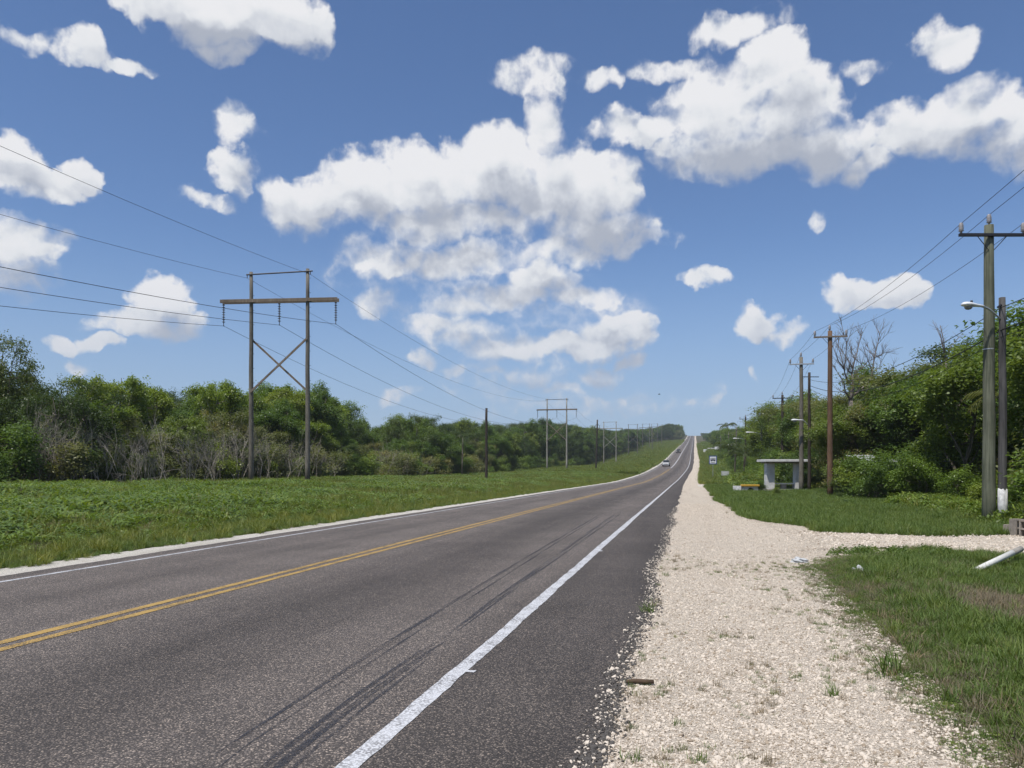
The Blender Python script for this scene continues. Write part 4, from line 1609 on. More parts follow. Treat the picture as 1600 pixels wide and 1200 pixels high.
def woodland():
    pts, wh, sc_ = [], [], []
    for side in (-1, 1):
        for row_ in range(9):
            y = 60.0
            while y < 1400:
                off = (38 + 6 * row_) if side < 0 else (12 + 6 * row_)
                if side < 0 and y > 560:
                    off = off - 22 * float(sstep(560, 800, y))
                first = (y > (430 if side < 0 else 420)) if row_ == 0 else (y > (320 if side < 0 else 290)) if row_ == 1 else True
                if first:
                    x = float(XS(y)) + side * off + r9.normal(0, 1.5)
                    zt, u, d = top_z(x, y, prof_l if side < 0 else prof_r)
                    H = zt - gz(x, y) + r9.normal(0, .5)
                    H = float(np.clip(H * (r9.uniform(.72, .92) if y < 330 else r9.uniform(.85, 1.03)), 4, 17))
                    k_ = r9.choice(['wood_dark0', 'wood_dark1', 'wood_broad2', 'wood_dark0', 'wood_olive0', 'wood_broad0'])  # mostly dark crowns, the hill's cloud shadow put into leaf colour
                    pts.append((x, y, gz(x, y)))
                    wh.append(str(k_))
                    s = H / 8.7
                    sc_.append((min(s, 1.5) * r9.uniform(.9, 1.2),) * 2 + (s,))
                y += r9.uniform(5, 8) if y < 400 else r9.uniform(7, 12) if y < 800 else r9.uniform(12, 18)
    scatter('woodland', pts, wh, np.array(sc_), 'distant forest darkened for cloud shadow covering the hill on both sides', 'forest', tilt=.03, seed=30)


woodland()


def undergrowth():
    for k_ in ('under0', 'shrub2', 'shrub0'):
        PROTO['low_' + k_] = bpy.data.objects.new('low_' + k_, TP[k_][1])
    n_ = 620
    y = 14 + 330 * r9.uniform(0, 1, n_) ** 1.4
    side = r9.uniform(0, 1, n_) < .62
    x = XS(y) + np.where(side, -37.5 - 10 * r9.uniform(0, 1, n_), 12.5 + 9 * r9.uniform(0, 1, n_))
    s_ = r9.uniform(.5, 1.25, n_)
    keep = ~((y > 36) & (y < 47) & (x > 9) & (x < 17))
    wh = [str(q) for q in r9.choice(['low_under0', 'low_under0', 'low_shrub2', 'low_shrub0'], n_)]
    scatter('undergrowth', np.stack([x, y, ground_z(x, y)], 1)[keep], [w_ for w_, q in zip(wh, keep) if q], s_[keep], 'tangled leafy undergrowth filling the forest behind its front trees', 'undergrowth', tilt=.05, seed=31)


undergrowth()

# ------------------------------------------------------------------ palms


def frond(mb, base, ang, L, rise, droop, rng, nleaf=16, lw=.045, ll=.5):
    """feather frond: arching rib with drooping leaflets"""
    d = Vector((math.cos(ang), math.sin(ang), 0))
    pts = []
    for i in range(9):
        t = i / 8
        pts.append(Vector(base) + d * L * t * (1 - .25 * t * droop) + Vector((0, 0, L * (rise * t - droop * t * t))))
    mb.tube(pts, [.03 * (1 - .8 * i / 8) for i in range(9)], 4, cap=False)
    for i in range(nleaf):
        t = .12 + .86 * i / nleaf
        k = t * 8
        a = int(min(7, k))
        p_ = pts[a].lerp(pts[a + 1], k - a)
        tg = (pts[a + 1] - pts[a]).normalized()
        sd_ = tg.cross(Vector((0, 0, 1)))
        if sd_.length < .01:
            continue
        sd_.normalize()
        for s in (-1, 1):
            l_ = ll * L / 2.2 * (1 - .55 * abs(t - .45)) * rng.uniform(.85, 1.15)
            e = p_ + (sd_ * s * .75 + tg * .55 + Vector((0, 0, -.45 - .3 * rng.random()))) * l_
            m = p_.lerp(e, .5) + Vector((0, 0, .10 * l_))
            w = tg * lw * L / 2.2
            mb.poly([p_ - w * .5, p_ + w * .5, m + w * .6, e, m - w * .6])


def palm(u, d, top_v, trunk_h, L, nf, label, wobble=0.1, dead=False, cat='palm', base=None, rise=(.35, .95)):
    p = at(u, 740, d)
    z0 = gz(p.x, p.y)
    zt = CAM_H + (HOR - top_v) * d / F_PX
    H = zt - z0 - L * .35
    o = thing('palm_tree', label, cat, (p.x, p.y, z0), 0)
    r_ = random.Random(int(u * 7 + d))
    mb = MB()
    mb.tube([(0, 0, -.2), (wobble * .4, 0, H * .4), (wobble, .05, H * .8), (wobble, 0, H)], [.13, .11, .10, .09], 8)
    mb.build('trunk', 'bark', o, True)
    mb = MB()
    for i in range(nf):
        ang = 2 * PI * i / nf + r_.uniform(-.25, .25)
        frond(mb, (wobble, 0, H - .05), ang, L * r_.uniform(.85, 1.1), r_.uniform(*rise), r_.uniform(.55, .95), r_)
    c_ = mb.build('crown', 'leaf_palm', o)
    return o


palm(92, 45, 668, 3, 1.5, 12, 'thin young palm on slender stem at left forest edge')
palm(722, 112, 674, 5, 2.2, 12, 'grey trunked palm in the left forest by the lone pole')
palm(345, 60, 715, 1, 1.9, 11, 'low palm beside the pylon poles with brown hanging fronds')
palm(530, 82, 690, 1, 2.4, 11, 'small palm between pylon and forest')
palm(1600, 31, 592, 5, 3.0, 13, 'palm with long arching fronds in the trees behind the lamp pole')
palm(1148, 118, 690, 2, 3.8, 14, 'large feathery palm beside the far street lamps', rise=(.6, 1.1))
palm(1162, 112, 700, 2, 3.4, 12, 'feathery palm crowded against a larger palm near the street lamps', rise=(.6, 1.1))
palm(1136, 300, 658, 12, 5.0, 14, 'tall palm rising over the far right treeline')
palm(1176, 260, 655, 12, 4.0, 12, 'tall slender palm beyond the double crossarm pole')

# ------------------------------------------------------------------ the bare dead tree (limbs in the 140 px window round it, depth spread added)


def dead_tree():
    D0 = 52.0
    rr = random.Random(4)
    b = at(1330, 740, D0)
    o = thing('dead_tree', 'bare dead tree with upswept grey branches behind the rusty pole', 'tree', (b.x, b.y, gz(b.x, b.y)), 0)
    origin = Vector(o.location)

    def W_(px, py, dep):
        return at(1280 + px / 8.571, 500 + py / 8.571, D0 + dep) - origin
    mb = MB()
    base = Vector((0, 0, -.2))

    def br(pts, r0_, r1_, dep0=0.0, dep1=0.0):
        n_ = len(pts)
        P_ = [W_(x, y, dep0 + (dep1 - dep0) * i / max(1, n_ - 1) + rr.uniform(-.05, .05)) for i, (x, y) in enumerate(pts)]
        mb.tube(P_, [r0_ + (r1_ - r0_) * i / max(1, n_ - 1) for i in range(n_)], 6)
        # twigs
        for i in range(1, n_):
            for _ in range(5):
                q = P_[i - 1].lerp(P_[i], rr.uniform(.2, 1))
                dirv = (P_[i] - P_[i - 1]).normalized() + Vector((rr.uniform(-.9, .9), rr.uniform(-.9, .9), rr.uniform(.0, .8)))
                dirv.normalize()
                L = rr.uniform(.3, 1.1)
                e = q + dirv * L
                m = q.lerp(e, .5) + Vector((rr.uniform(-.06, .06), 0, .04))
                mb.tube([q, m, e], [.011, .009, .005], 4)
                for _k in range(2):
                    mb.tube([m, m + (dirv + Vector((rr.uniform(-.8, .8), rr.uniform(-.8, .8), rr.uniform(0, .6)))) * rr.uniform(.15, .4)], [.007, .004], 3)
    mt = MB()
    mt.tube([base, base.lerp(W_(420, 1080, 0), .5) + Vector((.1, 0, 0)), W_(420, 1080, 0)], [.19, .16, .14], 8)
    tr_ = mt
    br([(420, 1080), (430, 1000), (455, 900), (450, 800), (440, 720)], .12, .07)
    br([(440, 720), (390, 690), (360, 630)], .045, .02, 0, -.4)
    br([(440, 720), (460, 600), (500, 460), (540, 290), (565, 140)], .055, .012, 0, .7)
    br([(540, 290), (590, 160)], .02, .008, .6, .9)
    br([(455, 870), (390, 850), (345, 720), (335, 660), (355, 480), (370, 300), (330, 190), (295, 30)], .06, .010, 0, -.9)
    br([(370, 300), (410, 215)], .025, .012, -.6, -.7)
    br([(335, 660), (250, 540), (165, 300)], .04, .010, -.4, -1.2)
    br([(335, 660), (300, 520), (255, 350), (262, 250)], .035, .009, -.4, .3)
    br([(450, 640), (370, 510), (270, 360), (240, 330)], .04, .010, .1, 1.0)
    br([(390, 690), (420, 560), (440, 350)], .03, .009, -.2, -.6)
    br([(420, 1080), (350, 960), (330, 830), (170, 590)], .06, .010, 0, -1.0)
    br([(430, 1030), (550, 940), (700, 790), (710, 700), (740, 500), (780, 330), (810, 190), (740, 60)], .08, .010, 0, 1.1)
    br([(810, 190), (860, 90)], .02, .007, 1.0, 1.2)
    br([(780, 330), (930, 160)], .02, .007, .9, 1.3)
    br([(740, 500), (840, 470), (850, 430), (940, 440)], .035, .009, .6, .2)
    br([(740, 500), (680, 430), (640, 330)], .03, .009, .6, 1.3)
    br([(710, 700), (660, 560), (590, 370)], .03, .009, .5, 0)
    br([(560, 930), (540, 800), (470, 680), (580, 650), (570, 590), (500, 540), (400, 400)], .05, .010, 0, .6)
    br([(580, 640), (640, 560), (730, 520)], .03, .012, .3, .6)
    br([(710, 700), (800, 640), (850, 530), (780, 500)], .025, .008, .5, 1.0)
    br([(550, 940), (640, 940), (800, 850), (1000, 640)], .05, .012, 0, -.8)
    br([(430, 1000), (300, 960), (250, 930)], .04, .012, 0, .6)
    tr_.build('trunk', 'dead_wood', o, True)
    mb.build('branches', 'dead_wood', o, True)
    return o


dead_tree()


def bare_twigs(u, d, v_base, v_top, label):
    """dead branch tops standing out of the crown"""
    p = at(u, 740, d)
    o = thing('dead_tree', label, 'tree', (p.x, p.y, gz(p.x, p.y)), 0)
    z1 = CAM_H + (HOR - v_base) * d / F_PX - o.location.z
    z2 = CAM_H + (HOR - v_top) * d / F_PX - o.location.z
    rr = random.Random(int(u))
    mb = MB()
    mb.tube([(0, 0, -.2), (.1, .1, z1 * .5), (0, 0, z1)], [.09, .07, .05], 7)
    mb.build('trunk', 'dead_wood', o, True)
    mb = MB()
    for i in range(7):
        a_ = rr.uniform(0, 2 * PI)
        e = Vector((math.cos(a_) * rr.uniform(.4, 1.1), math.sin(a_) * rr.uniform(.4, 1.1), z1 + (z2 - z1) * rr.uniform(.4, 1.0)))
        m = Vector((e.x * .35, e.y * .35, (z1 + e.z) / 2))
        mb.tube([(0, 0, z1 - .3), m, e], [.03, .02, .007], 5)
        for j in range(3):
            q = m.lerp(e, rr.uniform(.1, .9))
            mb.tube([q, q + Vector((rr.uniform(-.5, .5), rr.uniform(-.5, .5), rr.uniform(.1, .5)))], [.010, .005], 4)
    mb.build('branches', 'dead_wood', o, True)


bare_twigs(1478, 46, 560, 492, 'leafless branch tops poking above the trees beside the main pole')

# ================================================================== overhead lines


def wire(name, pts, sags, rad, label, group, mat='wire'):
    mb = MB()
    P_ = []
    for i in range(len(pts) - 1):
        a_, b_ = Vector(pts[i]), Vector(pts[i + 1])
        n_ = 28
        for k in range(n_ + (i == len(pts) - 2)):
            t = k / n_
            q = a_.lerp(b_, t)
            q.z -= sags[i] * 4 * t * (1 - t)
            P_.append(q)
    mb.tube(P_, rad, 5)
    o = mb.build(name, mat, None, True)
    return tag(o, label, 'cable', group)


HF = []


def h_frame(x, y, zb, zt1, zt2, arm_z, rz, label, group, detail=True, mat='wood_grey', sp=4.4, arm=9.1):
    """two pole transmission structure. zb ground, zt1 / zt2 tops of left and right pole"""
    o = thing('transmission_pylon', label, 'pylon', (x, y, zb), rz, group)
    tops = (zt1 - zb, zt2 - zb)
    sd = 14 if detail else 7
    for s, t in zip((-1, 1), tops):
        mb = MB()
        nseg = 9
        rr = random.Random(int(x * 10 + s))
        pts = [(s * sp / 2 - (s * .0) + rr.uniform(-.015, .015), rr.uniform(-.015, .015), -.4 + (t + .4) * i / nseg) for i in range(nseg + 1)]
        mb.tube(pts, [.20 - .075 * i / nseg for i in range(nseg + 1)], sd)
        pl = mb.build('pole', mat, o, True)
        if detail:
            for k in range(9):
                zz = t - .7 - 1.1 * k
                MB().tube([(s * sp / 2 + .14, 0, zz), (s * sp / 2 + .24, 0, zz)], .016, 5).build('step_bolt', 'steel_dark', pl)
    az = arm_z - zb
    for s in ((-1, 1) if detail else (1,)):
        mb = MB()
        mb.box((0, s * .21, az), (arm, .10, .26))
        mb.build('crossarm', 'wood_arm' if detail else mat, o, bevel=.012 if detail else 0)
    tz = min(tops) - .22
    tilt = (tops[1] - tops[0]) / sp
    mb = MB()
    mb.tube([(-sp / 2 - .32, -.12, tz - .32 * tilt), (sp / 2 + .42, -.12, tz + (sp + .4) * tilt)], .055, 8)
    top = mb.build('shield_wire_bar', 'steel_dark' if detail else mat, o)
    ends = []
    for s, zz in ((-1, tz - .3 * tilt), (1, tz + (sp + .3) * tilt)):
        xx = s * sp / 2 + s * .26
        MB().tube([(xx, -.12, zz), (xx, -.12, zz - .26)], .03, 6).build('wire_clamp', 'steel_dark', top)
        ends.append((xx, -.12, zz - .26))
    # X brace
    z1, z2 = az - 2.9, az - 6.9
    for s in (-1, 1):
        mb = MB()
        p0, p1 = Vector((-s * sp / 2, s * .17, z1)), Vector((s * sp / 2, s * .17, z2))
        dv = p1 - p0
        ang = math.atan2(dv.z, dv.x)
        mb.box(tuple((p0 + p1) / 2), (dv.length, .09, .14), Matrix.Rotation(-ang, 3, 'Y'))
        mb.build('brace', 'wood_arm' if detail else mat, o)
    att = []
    for xx in (-arm / 2 + .18, 0, arm / 2 - .18):
        L = 1.72
        prof = [(.02, 0)]
        nd = 8
        for k in range(nd):
            z = -.10 - (L - .25) * k / nd
            prof += [(.022, z), (.10, z - .05), (.11, z - .08), (.03, z - .10)]
        prof += [(.02, -L + .05), (.045, -L), (.02, -L - .06)]
        mb = MB()
        mb.lathe([(r_, h_ + az - .08) for r_, h_ in prof], (xx, 0, 0), 10 if detail else 6)
        mb.build('insulator_string', 'insulator_dark', o, True)
        att.append((xx, 0, az - .08 - L - .03))
    M = Matrix.Translation((x, y, zb)) @ Matrix.Rotation(rz, 4, 'Z')
    HF.append([M @ Vector(p_) for p_ in att] + [M @ Vector(p_) for p_ in ends])
    return o


D1 = 58.0
c1 = at(436.5, 740, D1)
zt1 = at(387, 424, D1).z
zt2 = at(480, 421, D1).z
za = at(437, 470, D1).z
h_frame(c1.x, c1.y, gz(c1.x, c1.y), zt1, zt2, za, YAW * .45 - R(1.5) + R(3.5), 'tall weathered H frame pylon with dark X brace before grey thicket', None)
lab2 = 'pale H frame pylon standing at the foot of the dark hillside forest'
for i in range(1, 7):
    y = 52.6 + (168.6 - 52.6) + (i - 1) * 108.0
    x = -29.3 + float(XS(y)) * .8
    zb = gz(x, y)
    top = zb + 15.6
    if i == 1:
        top = at(862, 623, 171).z
    h_frame(x, y, zb, top, top + .05, top - 2.45, 0, lab2 if i == 1 else 'far H frame pylon in the row climbing the hill', None if i == 1 else 'far pylons climbing the hill', i < 2, 'wood_pale' if i < 3 else 'wood_grey')

# conductors: from the span behind the camera through every pylon
edge_v = (478, 449, 417, 335, 228)
names = ('left conductor of the transmission line below the pylon arms', 'middle conductor of the transmission line below the pylon arms', 'right conductor of the transmission line below the pylon arms', 'thin left shield wire on top of the pylons', 'thin right shield wire on top of the pylons')
for k in range(5):
    pts = [h[k] for h in HF]
    p1 = Vector(pts[0])
    # point of the same wire where it leaves the frame, on the line's own plane x = const
    q = Vector((0, 0, CAM_H)) + (FW + RT * (-CX / F_PX) + Vector((0, 0, (HOR - edge_v[k]) / F_PX))) * (p1.x / (FW.x + RT.x * (-CX / F_PX)))
    y0 = -56.0
    ln = p1.y - y0
    t = (p1.y - q.y) / ln
    sag = 2.6
    z0 = p1.z + (q.z + sag * 4 * t * (1 - t) - p1.z) / t
    pts = [Vector((p1.x, y0, z0))] + pts
    sags = [sag, 3.9 if k < 3 else 2.6] + [3.2] * 5
    wire('power_line', pts, sags, .015 if k < 3 else .011, names[k], None)

# lone poles on the left verge


def plain_pole(u, v_top, d, r0_, r1_, mat, label, lean=0.0, name='wooden_pole', bury=0.4, group=None):
    p = at(u, 740, d)
    z0 = gz(p.x, p.y)
    H = CAM_H + (HOR - v_top) * d / F_PX - z0
    o = thing(name, label, 'pole', (p.x, p.y, z0), 0, group)
    n_ = 8
    rr = random.Random(int(u))
    mb = MB()
    mb.tube([(lean * i / n_ + rr.uniform(-.012, .012), rr.uniform(-.012, .012), -bury + (H + bury) * i / n_) for i in range(n_ + 1)], [r0_ + (r1_ - r0_) * i / n_ for i in range(n_ + 1)], 14)
    mb.build('shaft', mat, o, True)
    return o, H


o, H = plain_pole(760, 638, 86, .17, .13, 'wood_dark', 'lone dark wooden pole without wires on the left verge')
MB().tube([(0, 0, H - .02), (0, 0, H + .015)], .135, 12).build('cap', 'steel_dark', o)
o, H = plain_pole(931, 656, 171, .19, .15, 'wood_dark', 'leaning dark pole with ring bracket beside the far pylons', .35)
mb = MB()
mb.tube([(.33 + .55 * math.cos(a_), 0, H - 1.6 + .55 * math.sin(a_)) for a_ in [2 * PI * k / 16 for k in range(17)]], .05, 5)
mb.build('ring_bracket', 'steel_dark', o)
for (u, vt, d) in ((1019, 669, 420), (1034, 665, 560)):
    plain_pole(u, vt, d, .2, .15, 'wood_grey', 'thin far pole among the pylons on the hill', group='thin far poles on the hill')

# right hand distribution line
ARM_PTS = []


def line_pole(u, v_top, d, mat, label, arm_w=2.0, arm_dv=None, double=False, r0_=.165, r1_=.115, pin_top=True, detail=True, arm_rz=0.0, group=None, armmat='steel_dark'):
    p = at(u, 740, d)
    z0 = gz(p.x, p.y)
    H = CAM_H + (HOR - v_top) * d / F_PX - z0
    o = thing('utility_pole', label, 'pole', (p.x, p.y, z0), arm_rz, group)
    n_ = 8
    rr = random.Random(int(u * 3))
    mb = MB()
    mb.tube([(rr.uniform(-.012, .012), rr.uniform(-.012, .012), -.4 + (H + .4) * i / n_) for i in range(n_ + 1)], [r0_ + (r1_ - r0_) * i / n_ for i in range(n_ + 1)], 16 if detail else 8)
    mb.build('shaft', mat, o, True)
    M = Matrix.Translation(o.location) @ Matrix.Rotation(arm_rz, 4, 'Z')
    out_ = []
    ins = [(.03, 0), (.03, .06), (.075, .07), (.05, .11), (.078, .14), (.05, .18), (.076, .21), (.045, .25), (.06, .28), (.03, .31)]
    for lv in ((0, .95) if double else (0,)):
        az = H - (arm_dv or .42) - lv
        MB().box((0, -r1_ - .035, az), (arm_w, .085, .085)).build('crossarm', armmat, o, bevel=.006 if detail else 0)
        if detail:
            for s in (-1, 1):
                MB().tube([(s * .42, -r1_ - .03, az - .04), (s * .08, -r1_ + .01, az - .42)], .012, 5).build('brace', 'steel_dark', o)
        for s in (-1, 1):
            q = (s * (arm_w / 2 - .06), -r1_ - .035, az + .04)
            MB().lathe(ins, q, 10 if detail else 6).build('insulator', 'porcelain', o, True)
            if lv == 0:
                out_.append(M @ Vector((q[0], q[1], q[2] + .29)))
    if pin_top:
        q = (-.03, -r1_ * .5, H - .01)
        MB().lathe(ins, q, 10 if detail else 6).build('insulator', 'porcelain', o, True)
        out_.append(M @ Vector((q[0], q[1], q[2] + .29)))
    else:
        out_.append(M @ Vector((0, 0, H)))
    ARM_PTS.append(out_)
    return o, H


MP, MPH = line_pole(1545, 352, 22.4, 'wood_green', 'tall green tinged main utility pole with crossarm by the gravel track', 1.92, .33, r0_=.185, r1_=.125, arm_rz=YAW)
MB().tube([(0, 0, 5.05), (0, 0, 5.08)], .158, 16).build('band', 'galvanised', MP)
RP, _ = line_pole(1297, 517, 42.5, 'wood_rust', 'rust brown utility pole standing in front of the bare tree', 1.75, .35, armmat='wood_arm')
G3, _ = line_pole(1252, 558, 53, 'wood_grey', 'grey brown utility pole right behind the bus shelter', 1.6, .5, armmat='galvanised')
P4, _ = line_pole(1222.5, 617, 78, 'wood_dark', 'dark utility pole rising from shrubs beyond the bus shelter', 1.95, .35, detail=False)
P5, _ = line_pole(1190, 641, 98, 'wood_grey', 'utility pole with two stacked crossarms', 1.9, .2, double=True, detail=False)
P6, _ = line_pole(1165, 651, 125, 'wood_dark', 'slim dark utility pole left of the double crossarm pole', 1.9, .4, detail=False)
P7, _ = line_pole(1150.5, 668, 160, 'wood_grey', 'far utility pole in the row up the right roadside', 2.0, .5, detail=False, group='far right utility poles')
P8, _ = line_pole(1138.5, 677, 200, 'wood_grey', 'far utility pole in the row up the right roadside', 2.0, .5, detail=False, group='far right utility poles')
P9, _ = line_pole(1126, 682, 260, 'wood_grey', 'far utility pole in the row up the right roadside', 2.0, .5, detail=False, group='far right utility poles')

ev = (275, 362, 300)      # rows where the three wires leave the frame at its right edge
lab3 = ('left wire of the roadside distribution line', 'right wire of the roadside distribution line', 'top wire of the roadside distribution line')
for k in range(3):
    pts = [a_[k] for a_ in ARM_PTS]
    p1 = pts[0]
    dirn = (pts[0] - pts[1])
    q = at(1620, ev[k] - 12, 20.0 if k != 1 else 21.2)
    v_ = q - p1
    # carry on to the next pole behind the camera, on the line of the poles
    y0 = -14.0
    back = Vector((p1.x + .2, y0, p1.z + .3))
    wire('power_line', [back] + pts, [.25, .35, .12, .3, .25, .3, .4, .5, .6], .0075, lab3[k], None)

# street lamps


def lamp_arm(o, z, L, rise, head, direction=-1, mat='galvanised', yoff=0.0, head_s=1.0):
    d = direction
    pts = []
    for i in range(9):
        t = i / 8
        pts.append((d * (.10 + L * t), yoff, z + rise * math.sin(t * PI / 2)))
    arm = MB().tube(pts, .028, 8).build('lamp_arm', mat, o, True)
    hx, hz = pts[-1][0], pts[-1][2]
    s = head_s
    mb = MB()
    # cobra head: long tapered housing, fat at the outer end
    prof = [(.03, -.10), (.06, 0), (.075, .14), (.095, .30), (.125, .46), (.135, .58), (.115, .68), (.06, .74), (.01, .75)]
    mb.lathe([(r_ * s, d * h_ * s) for r_, h_ in prof], (hx, yoff, hz + .01), 14, 'X')
    me_o = mb.build('lamp_head', 'lamp_white', o, True)
    for v_ in me_o.data.vertices:
        v_.co.z = hz + .01 + (v_.co.z - hz - .01) * (.62 if v_.co.z > hz + .01 else .40)
    mb = MB()
    prof = [(.02, -.001), (.085, -.002), (.108, -.02), (.10, -.055), (.065, -.09), (.01, -.105)]
    mb.lathe([(r_ * s, h_ * s) for r_, h_ in reversed(prof)], (hx + d * .52 * s, yoff, hz - .025), 14)
    mb.build('lamp_lens', 'lens_glass', me_o, True)
    MB().lathe([(.03, 0), (.035, .03), (.03, .07), (.005, .075)], (hx + d * .40 * s, yoff, hz + .075 * s), 8).build('photocell', 'steel_dark', me_o, True)


o, H = plain_pole(1566.5, 465, 22.2, .125, .085, 'wood_slate', 'dark wooden lamp pole with whitewashed foot and white street lamp', 0, 'street_lamp')
LP, LPH = o, H
o.rotation_euler.z = YAW + R(20)
shaft = [c_ for c_ in o.children][0]
pb = MB()
pb.tube([(0, 0, -.02), (0.004, 0, .5), (0, 0, .98)], [.1275, .1255, .1235], 16)
for i in range(len(pb.v)):
    x, y, z = pb.v[i]
    if z > .9:
        pb.v[i] = (x, y, z + .04 * math.sin(i * 2.3))
pb.build('whitewash', 'whitewash', o, True)
lamp_arm(o, H - .62, .72, .30, None, -1)
for zz in (H - .26, H - .52):
    MB().tube([(-.05, 0, zz), (.26, 0, zz)], .012, 6).build('bracket', 'steel_dark', o)
MB().tube([(-.22, -.02, H - .30), (-.10, -.02, H - .22), (0, -.02, H - .30)], .03, 6).build('cable_clamp', 'steel_dark', o)

o, H = plain_pole(1264.5, 582, 52.4, .11, .085, 'wood_dark', 'thin dark pole with street lamp behind the bus shelter', 0, 'street_lamp')
LP2, LP2H = o, H
o.rotation_euler.z = YAW
zl = at(1264, 664, 52.4).z - o.location.z
lamp_arm(o, zl, .38, .32, None, -1)
MB().box((.1, 0, H - .3), (1.1, .05, .05)).build('bracket', 'steel_dark', o)
for (par, d, v, hs) in ((P5, 98, 678, 1.25), (P6, 125, 687, 1.3), (P7, 160, 697, 1.4), (P8, 200, 699, 1.4)):
    z = CAM_H + (HOR - v) * d / F_PX - par.location.z
    lamp_arm(par, z, .9, .2, None, -1, head_s=hs)

# telephone cables between the lamp poles
a0 = Matrix.Translation(LP.location) @ Matrix.Rotation(YAW + R(20), 4, 'Z')
b0 = Matrix.Translation(LP2.location) @ Matrix.Rotation(YAW, 4, 'Z')
for k, (dz1, dz2, sg, rad, lb) in enumerate(((.30, .5, .9, .012, 'upper black telephone cable hanging from the lamp pole'), (.95, .9, 1.0, .018, 'thick lower telephone cable sagging from the lamp pole into the trees'), (1.15, 1.1, 1.25, .009, 'thin lowest telephone cable under the thick one'))):
    A_ = a0 @ Vector((-.09, -.02, LPH - dz1))
    B_ = b0 @ Vector((.0, -.08, LP2H - dz2))
    back = Vector((A_.x + .6, -13.0, A_.z + .2 - .35 * (k == 0)))
    wire('telephone_cable', [back, A_, B_], [.35, sg], rad, lb, None)

# ================================================================== bus shelter
def bus_shelter():
    D = 57.5
    c_ = at(1224, 767, D)
    o = thing('bus_shelter', 'small grey concrete bus shelter with flat slab roof and bench', 'bus shelter', (c_.x, c_.y, gz(c_.x, c_.y)), YAW)
    px = D / F_PX
    zt = CAM_H + (HOR - 718) * px - o.location.z
    w = (1252 - 1194) * px      # between outer faces
    dep = .9
    MB().box((0, 0, .06), (w + .3, dep + .4, .24)).build('floor_slab', 'concrete_old', o, bevel=.02)
    cw = .62
    for sx_ in (-1, 1):
        MB().box((sx_ * (w / 2 - cw / 2), -.1, (zt - .2) / 2 + .09), (cw, .55, zt - .38)).build('column', 'concrete', o, bevel=.015)
    MB().box((0, 0, zt - .09), (w + .62, dep + 1.0, .18)).build('roof_slab', 'concrete', o, bevel=.02)
    MB().box((0, -.02, zt - .22), (w + .2, dep + .25, .12)).build('roof_beam', 'concrete_old', o)
    MB().box((0, dep / 2 - .35, .58), (w - .5, .42, .09)).build('bench_seat', 'concrete', o, bevel=.01)
    MB().box((.03, dep / 2 - .35, .36), (.36, .30, .36)).build('bench_leg', 'concrete_old', o, bevel=.01)
    for s in (-1, 1):
        MB().box((s * (w / 2 - .55), dep / 2 - .35, .36), (.22, .30, .36)).build('bench_leg', 'concrete_old', o)
    return o


bus_shelter()


def culvert():
    D = 56.0
    c_ = at(1172, 760, D)
    px = D / F_PX
    o = thing('culvert_headwall', 'low concrete culvert headwall painted yellow on top', 'culvert', (c_.x, c_.y, gz(c_.x, c_.y)), YAW + R(3))
    ztop = CAM_H + (HOR - 757) * px - o.location.z
    w = 24 * px
    # wall with a round pipe mouth
    mb = MB()
    n_ = 16
    ZC, RP_ = .02, .24
    arc = [(RP_ * math.cos(PI * k / n_), ZC + RP_ * math.sin(PI * k / n_)) for k in range(n_ + 1)]
    hw, hb = w / 2, ztop - .14
    outer = []
    for k in range(n_ + 1):
        a_ = PI * k / n_
        cx_, sx_ = math.cos(a_), math.sin(a_)
        t = min(hw / max(abs(cx_), 1e-6), (hb - ZC) / max(sx_, 1e-6))
        outer.append((cx_ * t, ZC + sx_ * t))
    for yf, rev in ((-.12, False), (.12, True)):
        for k in range(n_):
            q = [(arc[k][0], yf, arc[k][1]), (outer[k][0], yf, outer[k][1]), (outer[k + 1][0], yf, outer[k + 1][1]), (arc[k + 1][0], yf, arc[k + 1][1])]
            mb.poly(q[::-1] if not rev else q)
        for s in (-1, 1):
            q = [(s * RP_, yf, -.4), (s * hw, yf, -.4), (s * hw, yf, ZC), (s * RP_, yf, ZC)]
            mb.poly(q)
    for k in range(n_):
        mb.poly([(arc[k][0], -.12, arc[k][1]), (arc[k + 1][0], -.12, arc[k + 1][1]), (arc[k + 1][0], .12, arc[k + 1][1]), (arc[k][0], .12, arc[k][1])])
    for s in (-1, 1):
        mb.poly([(s * hw, -.12, -.4), (s * hw, .12, -.4), (s * hw, .12, hb), (s * hw, -.12, hb)])
    mb.build('wall', 'whitewash', o)
    MB().lathe([(.26, .125), (.26, 1.6)], (0, 0, ZC), 14, 'Y').build('pipe', 'steel_dark', o, True)
    MB().box((0, 0, ztop - .07), (w + .16, .42, .14)).build('coping', 'yellow_paint', o, bevel=.02)
    for s in (-1, 1):
        MB().box((s * (w / 2 + .28), .28, ztop - .30), (.62, .16, .40), Matrix.Rotation(s * R(40), 3, 'Z')).build('wing_wall', 'whitewash', o)


culvert()


